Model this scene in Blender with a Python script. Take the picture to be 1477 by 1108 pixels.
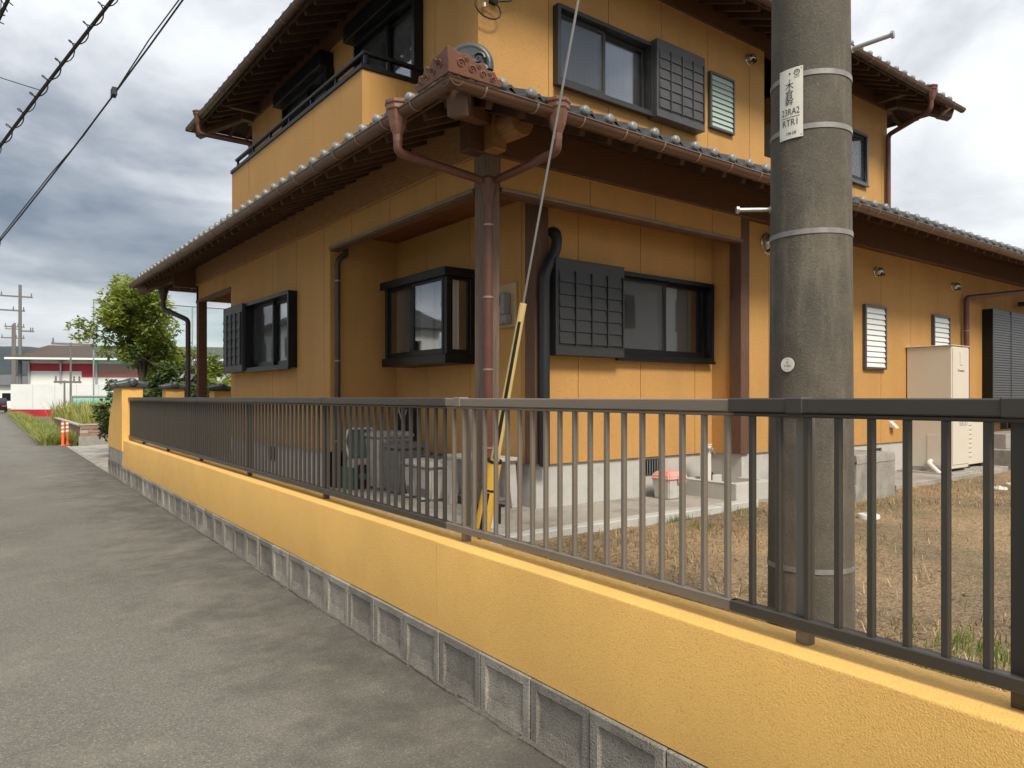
import bpy, bmesh, math, random
from math import sin, cos, pi, radians, sqrt
from mathutils import Vector, Matrix, noise
random.seed(7)
for o in list(bpy.data.objects): bpy.data.objects.remove(o, do_unlink=True)
SC = bpy.context.scene
COL = SC.collection

# ------------------------------------------------------------------ camera
EYE = 1.52                       # eye height above the road
FPX, CXP, HYP = 1055.0, 738.5, 573.0   # focal length, centre column and horizon row in photo pixels (1477 x 1108)
PSI = radians(37.2)              # heading: house axes are the world axes
PHI = radians(35.6)              # heading relative to the street
DEL = PSI - PHI                  # the street wall is turned this much against the house
cam = bpy.data.cameras.new('camera'); co = bpy.data.objects.new('camera', cam); COL.objects.link(co)
cam.sensor_width = 36; cam.lens = 36 * FPX / 1477.0
cam.shift_y = (HYP - 554.0) / 1477.0
cam.clip_start = 0.05; cam.clip_end = 20000
co.location = (0, 0, EYE); co.rotation_euler = (radians(90), 0, -PSI)
SC.camera = co

# ------------------------------------------------------------------ light
SUN_EL = radians(47)
SUNV = Vector((-0.24, -0.97, 0)).normalized() * cos(SUN_EL) + Vector((0, 0, sin(SUN_EL)))
sun = bpy.data.lights.new('sun', 'SUN'); so = bpy.data.objects.new('sun', sun); COL.objects.link(so)
sun.energy = 1.4; sun.angle = radians(17); sun.color = (1.0, 0.91, 0.77)
so.rotation_euler = SUNV.to_track_quat('Z', 'Y').to_euler(); so.location = (0, -5, 30)
SC.view_settings.view_transform = 'Standard'; SC.view_settings.look = 'None'
SC.view_settings.exposure = 1.65; SC.view_settings.gamma = 1.0; SC.view_settings.use_curve_mapping = False

w = bpy.data.worlds.new('World'); SC.world = w; w.use_nodes = True
nt = w.node_tree; N = nt.nodes; L = nt.links; N.clear()
def wn(t, **k):
    n = N.new(t)
    for a, b in k.items(): setattr(n, a, b)
    return n
wo = wn('ShaderNodeOutputWorld'); bg = wn('ShaderNodeBackground'); bg.inputs[1].default_value = 0.1
sky = wn('ShaderNodeTexSky', sky_type='NISHITA', sun_disc=False, sun_elevation=SUN_EL)
sky.sun_rotation = math.atan2(SUNV.x, SUNV.y)
tc = wn('ShaderNodeTexCoord'); sep = wn('ShaderNodeSeparateXYZ'); L.new(tc.outputs['Generated'], sep.inputs[0])
def wm(op, a, b=None, c=None, clamp=False):
    n = wn('ShaderNodeMath', operation=op); n.use_clamp = clamp
    for i, v in enumerate((a, b, c)):
        if v is None: continue
        if isinstance(v, (int, float)): n.inputs[i].default_value = v
        else: L.new(v, n.inputs[i])
    return n.outputs[0]
zc = wm('MAXIMUM', sep.outputs[2], 0.0)
den = wm('ADD', zc, 0.24)
cx = wm('DIVIDE', sep.outputs[0], den); cy = wm('DIVIDE', sep.outputs[1], den)
comb = wn('ShaderNodeCombineXYZ'); L.new(cx, comb.inputs[0]); L.new(cy, comb.inputs[1]); comb.inputs[2].default_value = 3.7
n1 = wn('ShaderNodeTexNoise'); n1.inputs['Scale'].default_value = 0.9; n1.inputs['Detail'].default_value = 9; n1.inputs['Roughness'].default_value = 0.56; n1.inputs['Distortion'].default_value = 0.35
L.new(comb.outputs[0], n1.inputs['Vector'])
comb2 = wn('ShaderNodeCombineXYZ'); L.new(cx, comb2.inputs[0]); L.new(cy, comb2.inputs[1]); comb2.inputs[2].default_value = 11.3
n2 = wn('ShaderNodeTexNoise'); n2.inputs['Scale'].default_value = 0.22; n2.inputs['Detail'].default_value = 3
L.new(comb2.outputs[0], n2.inputs['Vector'])
# cloud density: broad banks (n2) and detail (n1)
dens = wm('ADD', wm('MULTIPLY', n1.outputs[0], 1.45), wm('MULTIPLY', wm('SUBTRACT', n2.outputs[0], 0.5), 0.35))
# the bank thickens towards the north-west (left in the photograph)
west = wm('MULTIPLY', wm('SUBTRACT', sep.outputs[1], sep.outputs[0]), 0.045)
# a darker cloud base lies low in the north-west
zz = wm('DIVIDE', wm('SUBTRACT', zc, 0.20), 0.075)
band = wm('MULTIPLY', wm('POWER', 2.718, wm('MULTIPLY', wm('MULTIPLY', zz, zz), -1.0)), wm('MAXIMUM', wm('MULTIPLY', wm('SUBTRACT', sep.outputs[1], sep.outputs[0]), 0.30), 0.0))
hz_ = wm('DIVIDE', zc, 0.105)
low = wm('MULTIPLY', wm('POWER', 2.718, wm('MULTIPLY', wm('MULTIPLY', hz_, hz_), -1.0)), -0.26)   # paler towards the horizon
dens = wm('ADD', wm('ADD', wm('ADD', dens, west), band), low)
ramp = wn('ShaderNodeValToRGB'); L.new(dens, ramp.inputs[0])
e = ramp.color_ramp.elements
e[0].position = 0.53; e[0].color = (0.60, 0.605, 0.60, 1)
e[1].position = 0.98; e[1].color = (0.085, 0.100, 0.122, 1)
m = e.new(0.70); m.color = (0.42, 0.426, 0.430, 1)
m = e.new(0.85); m.color = (0.205, 0.218, 0.235, 1)
# overcast sky grows brighter towards the zenith
zb = wm('ADD', 0.46, wm('MULTIPLY', zc, 0.90))
sc = wn('ShaderNodeVectorMath', operation='SCALE'); L.new(ramp.outputs[0], sc.inputs[0]); L.new(wm('MULTIPLY', zb, 9.0), sc.inputs['Scale'])
mixn = wn('ShaderNodeMixRGB'); mixn.inputs[0].default_value = 0.93
L.new(sky.outputs[0], mixn.inputs[1]); L.new(sc.outputs[0], mixn.inputs[2])
L.new(mixn.outputs[0], bg.inputs[0]); L.new(bg.outputs[0], wo.inputs[0])

# ------------------------------------------------------------------ pixel helpers (photo pixel -> direction)
def pdir(u, v):
    k = (u - CXP) / FPX
    return Vector((sin(PSI) + k * cos(PSI), cos(PSI) - k * sin(PSI), (HYP - v) / FPX))
CAM = Vector((0, 0, EYE))
def on_x(u, v, X): d = pdir(u, v); return CAM + d * (X / d.x)
def on_y(u, v, Y): d = pdir(u, v); return CAM + d * (Y / d.y)
def on_z(u, v, Z): d = pdir(u, v); return CAM + d * ((Z - EYE) / d.z)
def at_t(u, v, t): return CAM + pdir(u, v) * t
def S(x, y, z=0.0):                      # street frame -> world
    return Vector((x * cos(DEL) + y * sin(DEL), -x * sin(DEL) + y * cos(DEL), z))

# ------------------------------------------------------------------ materials
MATS = {}
def mat(name, col, rough=0.6, metal=0.0, var=0.0, vscale=8.0, bump=0.0, bscale=60.0, col2=None, spec=0.5, coords='Object', stretch=None, detail=6, extra=None, bdist=0.02):
    """procedural material: base colour, optional noise variation towards col2, optional noise bump"""
    m = bpy.data.materials.new(name); m.use_nodes = True
    nt = m.node_tree; b = nt.nodes['Principled BSDF']
    b.inputs['Base Color'].default_value = (*col, 1); b.inputs['Roughness'].default_value = rough
    b.inputs['Metallic'].default_value = metal; b.inputs['Specular IOR Level'].default_value = spec
    tcn = nt.nodes.new('ShaderNodeTexCoord')
    if coords == 'World':
        g = nt.nodes.new('ShaderNodeNewGeometry'); vec = g.outputs['Position']
    else: vec = tcn.outputs[coords]
    if stretch:
        mp = nt.nodes.new('ShaderNodeMapping'); mp.inputs['Scale'].default_value = stretch
        nt.links.new(vec, mp.inputs[0]); vec = mp.outputs[0]
    if var > 0 or col2:
        nz = nt.nodes.new('ShaderNodeTexNoise'); nz.inputs['Scale'].default_value = vscale; nz.inputs['Detail'].default_value = detail; nz.inputs['Roughness'].default_value = 0.6
        nt.links.new(vec, nz.inputs['Vector'])
        mr = nt.nodes.new('ShaderNodeMapRange'); mr.inputs[1].default_value = 0.3; mr.inputs[2].default_value = 0.7
        nt.links.new(nz.outputs[0], mr.inputs[0])
        mx = nt.nodes.new('ShaderNodeMixRGB'); nt.links.new(mr.outputs[0], mx.inputs[0])
        c2 = col2 if col2 else tuple(c * (1 - var) for c in col)
        c1 = col if col2 else tuple(min(1, c * (1 + var)) for c in col)
        mx.inputs[1].default_value = (*c1, 1); mx.inputs[2].default_value = (*c2, 1)
        nt.links.new(mx.outputs[0], b.inputs['Base Color'])
    if bump > 0:
        nb = nt.nodes.new('ShaderNodeTexNoise'); nb.inputs['Scale'].default_value = bscale; nb.inputs['Detail'].default_value = 4
        nt.links.new(vec, nb.inputs['Vector'])
        bp = nt.nodes.new('ShaderNodeBump'); bp.inputs['Strength'].default_value = bump; bp.inputs['Distance'].default_value = bdist
        nt.links.new(nb.outputs[0], bp.inputs['Height']); nt.links.new(bp.outputs[0], b.inputs['Normal'])
    if extra: extra(m, nt, b, vec)
    MATS[name] = m
    return m
def add_layer(nt, b, vec, scale, lo, hi, col, amount, stretch=None, detail=5):
    """mix another colour over the current base colour where a noise is high"""
    if stretch:
        mp = nt.nodes.new('ShaderNodeMapping'); mp.inputs['Scale'].default_value = stretch
        nt.links.new(vec, mp.inputs[0]); vec = mp.outputs[0]
    nz = nt.nodes.new('ShaderNodeTexNoise'); nz.inputs['Scale'].default_value = scale; nz.inputs['Detail'].default_value = detail; nz.inputs['Roughness'].default_value = 0.62
    nt.links.new(vec, nz.inputs['Vector'])
    mr = nt.nodes.new('ShaderNodeMapRange'); mr.inputs[1].default_value = lo; mr.inputs[2].default_value = hi; mr.inputs[4].default_value = amount
    nt.links.new(nz.outputs[0], mr.inputs[0])
    mx = nt.nodes.new('ShaderNodeMixRGB'); nt.links.new(mr.outputs[0], mx.inputs[0])
    src = b.inputs['Base Color']
    if src.is_linked:
        l = src.links[0]; nt.links.new(l.from_socket, mx.inputs[1])
    else: mx.inputs[1].default_value = src.default_value
    mx.inputs[2].default_value = (*col, 1)
    nt.links.new(mx.outputs[0], src)

def ex_wall(m, nt, b, vec):
    add_layer(nt, b, vec, 1.3, 0.45, 0.8, (0.60, 0.34, 0.10), 0.30)
    add_layer(nt, b, vec, 120, 0.52, 0.66, (0.50, 0.265, 0.065), 0.50, detail=4)
    add_layer(nt, b, vec, 130, 0.56, 0.68, (0.88, 0.58, 0.22), 0.45, detail=4)
mat('stucco', (0.77, 0.455, 0.125), 0.8, var=0.05, vscale=3, bump=0.38, bscale=185, coords='World', extra=ex_wall, bdist=0.008)
def ex_sid(m, nt, b, vec):
    add_layer(nt, b, vec, 2.2, 0.45, 0.75, (0.36, 0.20, 0.07), 0.5, stretch=(1, 1, 0.22))
    add_layer(nt, b, vec, 105, 0.50, 0.68, (0.27, 0.150, 0.052), 0.65)
    add_layer(nt, b, vec, 5, 0.66, 0.74, (0.62, 0.38, 0.14), 0.30, stretch=(1, 1, 0.6))
mat('siding', (0.500, 0.270, 0.082), 0.78, var=0.05, vscale=1.5, bump=0.5, bscale=220, coords='World', extra=ex_sid, bdist=0.006)
mat('sealant', (0.17, 0.090, 0.030), 0.8)
def ex_bal(m, nt, b, vec):
    add_layer(nt, b, vec, 6.0, 0.62, 0.80, (0.10, 0.065, 0.03), 0.75, stretch=(1, 1, 0.08))
    add_layer(nt, b, vec, 330, 0.55, 0.72, (0.24, 0.12, 0.03), 0.5)
mat('siding_streaked', (0.500, 0.270, 0.082), 0.78, var=0.05, vscale=1.5, bump=0.5, bscale=220, coords='World', extra=ex_bal, bdist=0.006)
def ex_asph(m, nt, b, vec):
    add_layer(nt, b, vec, 0.8, 0.47, 0.66, (0.098, 0.090, 0.073), 0.8)
    add_layer(nt, b, vec, 1.6, 0.52, 0.70, (0.27, 0.25, 0.20), 0.6)
    add_layer(nt, b, vec, 85, 0.54, 0.64, (0.38, 0.36, 0.31), 0.5, detail=4)
    add_layer(nt, b, vec, 95, 0.54, 0.64, (0.055, 0.050, 0.042), 0.6, detail=4)
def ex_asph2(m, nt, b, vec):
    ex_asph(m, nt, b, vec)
    # irregular dark blotches on the road, denser towards the wall foot
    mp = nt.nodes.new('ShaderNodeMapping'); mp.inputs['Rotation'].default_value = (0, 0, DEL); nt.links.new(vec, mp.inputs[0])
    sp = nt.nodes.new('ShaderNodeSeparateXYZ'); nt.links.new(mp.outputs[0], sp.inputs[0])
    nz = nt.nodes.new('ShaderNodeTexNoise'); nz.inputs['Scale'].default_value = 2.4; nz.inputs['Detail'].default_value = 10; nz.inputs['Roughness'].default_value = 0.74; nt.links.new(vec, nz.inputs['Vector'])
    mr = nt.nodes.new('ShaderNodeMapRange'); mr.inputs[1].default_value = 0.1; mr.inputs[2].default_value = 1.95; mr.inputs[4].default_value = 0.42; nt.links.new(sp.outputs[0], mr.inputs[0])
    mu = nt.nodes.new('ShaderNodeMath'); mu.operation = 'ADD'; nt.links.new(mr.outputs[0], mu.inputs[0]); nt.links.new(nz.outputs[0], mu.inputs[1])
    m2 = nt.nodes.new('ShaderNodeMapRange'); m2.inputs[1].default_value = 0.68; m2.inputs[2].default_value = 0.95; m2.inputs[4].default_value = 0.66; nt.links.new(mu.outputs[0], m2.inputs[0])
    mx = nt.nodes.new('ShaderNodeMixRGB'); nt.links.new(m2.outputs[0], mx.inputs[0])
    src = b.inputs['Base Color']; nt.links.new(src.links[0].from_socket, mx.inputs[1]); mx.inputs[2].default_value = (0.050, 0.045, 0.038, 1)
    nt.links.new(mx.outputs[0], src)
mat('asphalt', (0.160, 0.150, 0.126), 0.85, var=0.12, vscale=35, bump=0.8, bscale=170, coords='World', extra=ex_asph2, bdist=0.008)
def ex_conc(m, nt, b, vec):
    add_layer(nt, b, vec, 1.7, 0.48, 0.72, (0.12, 0.105, 0.085), 0.75)
    add_layer(nt, b, vec, 120, 0.62, 0.75, (0.10, 0.09, 0.08), 0.4)
mat('concrete_path', (0.33, 0.305, 0.265), 0.85, var=0.12, vscale=9, bump=0.3, bscale=90, coords='World', extra=ex_conc)
mat('foundation', (0.44, 0.43, 0.40), 0.85, var=0.08, vscale=4, bump=0.25, bscale=80, coords='World', extra=lambda m, nt, b, v: add_layer(nt, b, v, 3, 0.55, 0.8, (0.24, 0.22, 0.19), 0.5))
mat('old_concrete', (0.29, 0.27, 0.235), 0.9, var=0.2, vscale=6, bump=0.5, bscale=60, coords='World', extra=lambda m, nt, b, v: add_layer(nt, b, v, 5, 0.5, 0.75, (0.11, 0.10, 0.085), 0.7, stretch=(1, 1, 0.35)))
def ex_block(m, nt, b, vec):
    oi = nt.nodes.new('ShaderNodeObjectInfo'); mr = nt.nodes.new('ShaderNodeMapRange'); mr.inputs[3].default_value = 0.72; mr.inputs[4].default_value = 1.22; nt.links.new(oi.outputs['Random'], mr.inputs[0])
    vm = nt.nodes.new('ShaderNodeVectorMath'); vm.operation = 'SCALE'; nt.links.new(b.inputs['Base Color'].links[0].from_socket, vm.inputs[0]); nt.links.new(mr.outputs[0], vm.inputs['Scale']); nt.links.new(vm.outputs[0], b.inputs['Base Color'])
    add_layer(nt, b, vec, 4, 0.45, 0.75, (0.125, 0.110, 0.088), 0.75)
    add_layer(nt, b, vec, 95, 0.55, 0.67, (0.075, 0.067, 0.055), 0.75, detail=4)
    add_layer(nt, b, vec, 170, 0.62, 0.72, (0.42, 0.41, 0.38), 0.5, detail=3)
mat('block', (0.30, 0.275, 0.232), 0.9, var=0.15, vscale=12, bump=0.9, bscale=110, coords='World', extra=ex_block, bdist=0.008)
def ex_pole(m, nt, b, vec):
    add_layer(nt, b, vec, 3.5, 0.42, 0.70, (0.075, 0.068, 0.054), 0.85)
    add_layer(nt, b, vec, 14, 0.52, 0.72, (0.20, 0.172, 0.130), 0.55, stretch=(1, 1, 0.12))
    add_layer(nt, b, vec, 22, 0.60, 0.72, (0.055, 0.046, 0.034), 0.6, stretch=(1, 1, 0.3))
    add_layer(nt, b, vec, 120, 0.58, 0.70, (0.24, 0.22, 0.18), 0.4, detail=4)
    add_layer(nt, b, vec, 70, 0.56, 0.70, (0.045, 0.040, 0.032), 0.6, detail=4)
mat('pole_concrete', (0.100, 0.087, 0.067), 0.88, var=0.2, vscale=7, bump=0.5, bscale=120, coords='World', extra=ex_pole, bdist=0.005)
def ex_wood(m, nt, b, vec):
    add_layer(nt, b, vec, 3, 0.5, 0.7, (0.035, 0.014, 0.006), 0.6, stretch=(9, 9, 0.6))
mat('post_wood', (0.115, 0.058, 0.034), 0.65, var=0.3, vscale=14, bump=0.3, bscale=40, stretch=(6, 6, 0.35), coords='World', extra=ex_wood)
mat('corner_post_wood', (0.165, 0.115, 0.085), 0.75, var=0.35, vscale=16, bump=0.35, bscale=40, stretch=(6, 6, 0.3), coords='World')
mat('beam_wood', (0.105, 0.043, 0.016), 0.6, var=0.3, vscale=9, bump=0.2, bscale=30, stretch=(0.6, 0.6, 6), coords='World')
mat('beam_wood_pale', (0.29, 0.145, 0.052), 0.6, var=0.3, vscale=9, bump=0.2, bscale=30, stretch=(0.6, 0.6, 6), coords='World')
mat('rafter_wood', (0.085, 0.040, 0.018), 0.7, var=0.3, vscale=6, coords='World')
mat('deck_wood', (0.075, 0.036, 0.018), 0.75, var=0.3, vscale=6, coords='World')
mat('soffit_wood', (0.17, 0.050, 0.018), 0.55, var=0.25, vscale=10, stretch=(0.7, 6, 1), coords='World')
mat('tile', (0.042, 0.047, 0.050), 0.42, var=0.35, vscale=9, bump=0.1, bscale=40, coords='World', spec=0.6)
mat('tile_knob', (0.19, 0.195, 0.19), 0.35, var=0.3, vscale=30, coords='World', spec=0.6)
mat('gutter', (0.112, 0.057, 0.034), 0.38, var=0.12, vscale=4, coords='World')
mat('gutter_copper', (0.175, 0.078, 0.048), 0.42, var=0.2, vscale=14, bump=0.15, bscale=40, coords='World')
mat('bracket', (0.34, 0.25, 0.18), 0.45, metal=0.4)
mat('pipe_brown', (0.125, 0.050, 0.032), 0.42, var=0.15, vscale=8, coords='World', extra=lambda m, nt, b, v: add_layer(nt, b, v, 30, 0.68, 0.74, (0.5, 0.42, 0.36), 0.5))
mat('pipe_dark', (0.055, 0.033, 0.024), 0.45, var=0.1)
mat('black_frame', (0.006, 0.006, 0.0065), 0.35, var=0.1, spec=0.3)
mat('shutter', (0.027, 0.027, 0.0275), 0.45, var=0.12, vscale=5, stretch=(1, 1, 14), coords='World')
mat('shutter_grey', (0.058, 0.058, 0.060), 0.42, var=0.1, vscale=5, coords='World')
mat('frame_grey', (0.085, 0.085, 0.09), 0.35, metal=0.3)
mat('flashing', (0.20, 0.155, 0.11), 0.5, var=0.2, vscale=6, coords='World')
mat('slat_glass', (0.42, 0.52, 0.48), 0.12, spec=0.7)
mat('slat_white', (0.72, 0.75, 0.73), 0.15, spec=0.7)
mat('curtain', (0.88, 0.85, 0.79), 0.9, var=0.05, vscale=20)
mat('lace', (0.90, 0.90, 0.88), 0.9)
mat('room', (0.42, 0.38, 0.32), 0.9)
mat('bronze_dark', (0.060, 0.053, 0.044), 0.42, var=0.06, vscale=3, metal=0.2)
mat('bronze_light', (0.215, 0.180, 0.145), 0.42, var=0.05, vscale=3, metal=0.2)
mat('galvanised', (0.42, 0.42, 0.42), 0.42, metal=0.6, var=0.12, vscale=30)
mat('band_grey', (0.24, 0.235, 0.22), 0.5, metal=0.3, var=0.2, vscale=20)
mat('cable_black', (0.02, 0.02, 0.022), 0.6)
mat('wire', (0.30, 0.29, 0.27), 0.45, metal=0.6)
mat('sign_white', (0.70, 0.68, 0.60), 0.45, var=0.05, vscale=20)
mat('ink', (0.03, 0.03, 0.03), 0.6)
mat('yellow_plastic', (0.72, 0.44, 0.06), 0.45, var=0.08, vscale=8)
mat('yellow_pale', (0.66, 0.50, 0.20), 0.45, var=0.08, vscale=8)
mat('black_plastic', (0.012, 0.012, 0.014), 0.5)
mat('black_duct', (0.014, 0.016, 0.019), 0.45)
mat('white_plastic', (0.62, 0.61, 0.57), 0.5, var=0.08, vscale=12)
mat('bin_white', (0.46, 0.45, 0.42), 0.55, var=0.12, vscale=9, extra=lambda m, nt, b, v: add_layer(nt, b, v, 9, 0.55, 0.75, (0.26, 0.24, 0.21), 0.5))
mat('bin_grey', (0.15, 0.155, 0.16), 0.55, var=0.15, vscale=9)
mat('teal', (0.055, 0.145, 0.140), 0.5, var=0.15, vscale=9)
mat('pink', (0.62, 0.29, 0.26), 0.5, var=0.1, vscale=14)
mat('cream_metal', (0.62, 0.57, 0.48), 0.40, var=0.03, vscale=3)
mat('meter_beige', (0.45, 0.33, 0.17), 0.5, var=0.06)
mat('meter_grey', (0.22, 0.22, 0.21), 0.35, var=0.15, vscale=20)
mat('chrome', (0.55, 0.52, 0.46), 0.25, metal=0.8)
mat('bark', (0.085, 0.065, 0.048), 0.9, var=0.3, vscale=20, bump=0.6, bscale=60, coords='World')
mat('orange', (0.75, 0.12, 0.03), 0.45)
mat('white_paint', (0.80, 0.80, 0.78), 0.5, var=0.03, vscale=2)
mat('panel_white', (0.66, 0.68, 0.68), 0.5, var=0.06, vscale=1.0)
mat('red_paint', (0.42, 0.018, 0.035), 0.5, var=0.15, vscale=1.5)
mat('roof_brown', (0.075, 0.055, 0.042), 0.8, var=0.15, vscale=1)
mat('roof_grey', (0.10, 0.10, 0.11), 0.6, var=0.15, vscale=3)
mat('cream_wall', (0.62, 0.58, 0.50), 0.8, var=0.05, vscale=2)
mat('car_black', (0.010, 0.010, 0.012), 0.2)
mat('far_pole', (0.16, 0.155, 0.145), 0.8, var=0.1)
mat('footing', (0.12, 0.108, 0.088), 0.9, var=0.3, vscale=15, coords='World', bump=0.6, bscale=60)
mat('post_grey', (0.175, 0.160, 0.138), 0.42, var=0.06, metal=0.2)
mat('rubber', (0.015, 0.015, 0.015), 0.8)
mat('brick_brown', (0.27, 0.165, 0.125), 0.85, var=0.25, vscale=4, coords='World', bump=0.3, bscale=60)
mat('mortar', (0.36, 0.33, 0.29), 0.9, var=0.1)
mat('forest_near', (0.015, 0.026, 0.013), 0.95, var=0.5, vscale=0.03, coords='World', bump=1.0, bscale=0.05, bdist=12)
mat('forest_far', (0.012, 0.020, 0.015), 0.95, var=0.4, vscale=0.008, coords='World', bump=1.0, bscale=0.015, bdist=30)
mat('terrain', (0.12, 0.12, 0.07), 0.95, var=0.3, vscale=0.05, coords='World')
def ex_yard(m, nt, b, vec):
    add_layer(nt, b, vec, 0.45, 0.42, 0.56, (0.36, 0.245, 0.130), 0.85)
    add_layer(nt, b, vec, 26, 0.50, 0.68, (0.075, 0.052, 0.030), 0.75)
    add_layer(nt, b, vec, 1.1, 0.55, 0.75, (0.15, 0.14, 0.045), 0.6)
    add_layer(nt, b, vec, 70, 0.58, 0.72, (0.40, 0.29, 0.17), 0.6)
mat('yard_soil', (0.195, 0.142, 0.080), 0.95, var=0.3, vscale=12, bump=1.0, bscale=45, coords='World', extra=ex_yard, bdist=0.03)
def leafmat(name, c1, c2, scale=1.5, trans=0.35):
    m = bpy.data.materials.new(name); m.use_nodes = True; nt = m.node_tree; b = nt.nodes['Principled BSDF']
    g = nt.nodes.new('ShaderNodeNewGeometry')
    nz = nt.nodes.new('ShaderNodeTexNoise'); nz.inputs['Scale'].default_value = scale; nz.inputs['Detail'].default_value = 8
    nt.links.new(g.outputs['Position'], nz.inputs['Vector'])
    mr = nt.nodes.new('ShaderNodeMapRange'); mr.inputs[1].default_value = 0.35; mr.inputs[2].default_value = 0.65; nt.links.new(nz.outputs[0], mr.inputs[0])
    mx = nt.nodes.new('ShaderNodeMixRGB'); mx.inputs[1].default_value = (*c1, 1); mx.inputs[2].default_value = (*c2, 1)
    ri = nt.nodes.new('ShaderNodeMath'); ri.operation = 'MULTIPLY_ADD'; ri.inputs[1].default_value = 0.6; 
    nt.links.new(g.outputs['Random Per Island'], ri.inputs[0]); 
    hv = nt.nodes.new('ShaderNodeMath'); hv.operation = 'MULTIPLY'; hv.inputs[1].default_value = 0.5; nt.links.new(mr.outputs[0], hv.inputs[0])
    nt.links.new(hv.outputs[0], ri.inputs[2]); nt.links.new(ri.outputs[0], mx.inputs[0])
    nt.links.new(mx.outputs[0], b.inputs['Base Color']); b.inputs['Roughness'].default_value = 0.55
    tr = nt.nodes.new('ShaderNodeBsdfTranslucent'); nt.links.new(mx.outputs[0], tr.inputs[0])
    ms = nt.nodes.new('ShaderNodeMixShader'); ms.inputs[0].default_value = trans
    nt.links.new(b.outputs[0], ms.inputs[1]); nt.links.new(tr.outputs[0], ms.inputs[2])
    nt.links.new(ms.outputs[0], nt.nodes['Material Output'].inputs[0]); MATS[name] = m
leafmat('leaf', (0.060, 0.105, 0.018), (0.42, 0.48, 0.080), trans=0.5)
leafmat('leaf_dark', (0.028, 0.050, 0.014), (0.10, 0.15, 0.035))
leafmat('weed', (0.22, 0.24, 0.045), (0.38, 0.36, 0.10), 0.6)
leafmat('grass', (0.085, 0.15, 0.025), (0.24, 0.29, 0.06), 0.5)
leafmat('verge', (0.11, 0.17, 0.03), (0.42, 0.42, 0.12), 0.5)
leafmat('straw', (0.065, 0.045, 0.022), (0.52, 0.38, 0.19), 2.0, 0.1)
def glassmat(name, tint=(0.985, 0.99, 0.988), f0=0.085):
    m = bpy.data.materials.new(name); m.use_nodes = True; nt = m.node_tree; nt.nodes.clear()
    o = nt.nodes.new('ShaderNodeOutputMaterial'); ms = nt.nodes.new('ShaderNodeMixShader')
    fr = nt.nodes.new('ShaderNodeFresnel'); fr.inputs[0].default_value = 1.6
    ma = nt.nodes.new('ShaderNodeMath'); ma.operation = 'MULTIPLY_ADD'; ma.inputs[1].default_value = 0.85; ma.inputs[2].default_value = f0; ma.use_clamp = True
    g = nt.nodes.new('ShaderNodeBsdfGlossy'); g.inputs['Roughness'].default_value = 0.0; g.inputs['Color'].default_value = (0.95, 0.97, 1, 1)
    t = nt.nodes.new('ShaderNodeBsdfTransparent'); t.inputs[0].default_value = (*tint, 1)
    nz = nt.nodes.new('ShaderNodeTexNoise'); nz.inputs['Scale'].default_value = 2.2; nz.inputs['Detail'].default_value = 1
    bp = nt.nodes.new('ShaderNodeBump'); bp.inputs['Strength'].default_value = 0.05; bp.inputs['Distance'].default_value = 0.01
    nt.links.new(nz.outputs[0], bp.inputs['Height']); nt.links.new(bp.outputs[0], g.inputs['Normal'])
    nt.links.new(fr.outputs[0], ma.inputs[0]); nt.links.new(ma.outputs[0], ms.inputs[0])
    nt.links.new(t.outputs[0], ms.inputs[1]); nt.links.new(g.outputs[0], ms.inputs[2]); nt.links.new(ms.outputs[0], o.inputs[0]); MATS[name] = m
glassmat('glass')
def netmat(name, col, alpha):
    m = bpy.data.materials.new(name); m.use_nodes = True; nt = m.node_tree; nt.nodes.clear()
    o = nt.nodes.new('ShaderNodeOutputMaterial'); ms = nt.nodes.new('ShaderNodeMixShader'); ms.inputs[0].default_value = alpha
    d = nt.nodes.new('ShaderNodeBsdfDiffuse'); d.inputs[0].default_value = (*col, 1); t = nt.nodes.new('ShaderNodeBsdfTransparent')
    nt.links.new(t.outputs[0], ms.inputs[1]); nt.links.new(d.outputs[0], ms.inputs[2]); nt.links.new(ms.outputs[0], o.inputs[0]); MATS[name] = m
netmat('net', (0.05, 0.45, 0.36), 0.12)
netmat('insect_screen', (0.10, 0.10, 0.10), 0.17)
netmat('net_dense', (0.05, 0.50, 0.36), 0.55)

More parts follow.
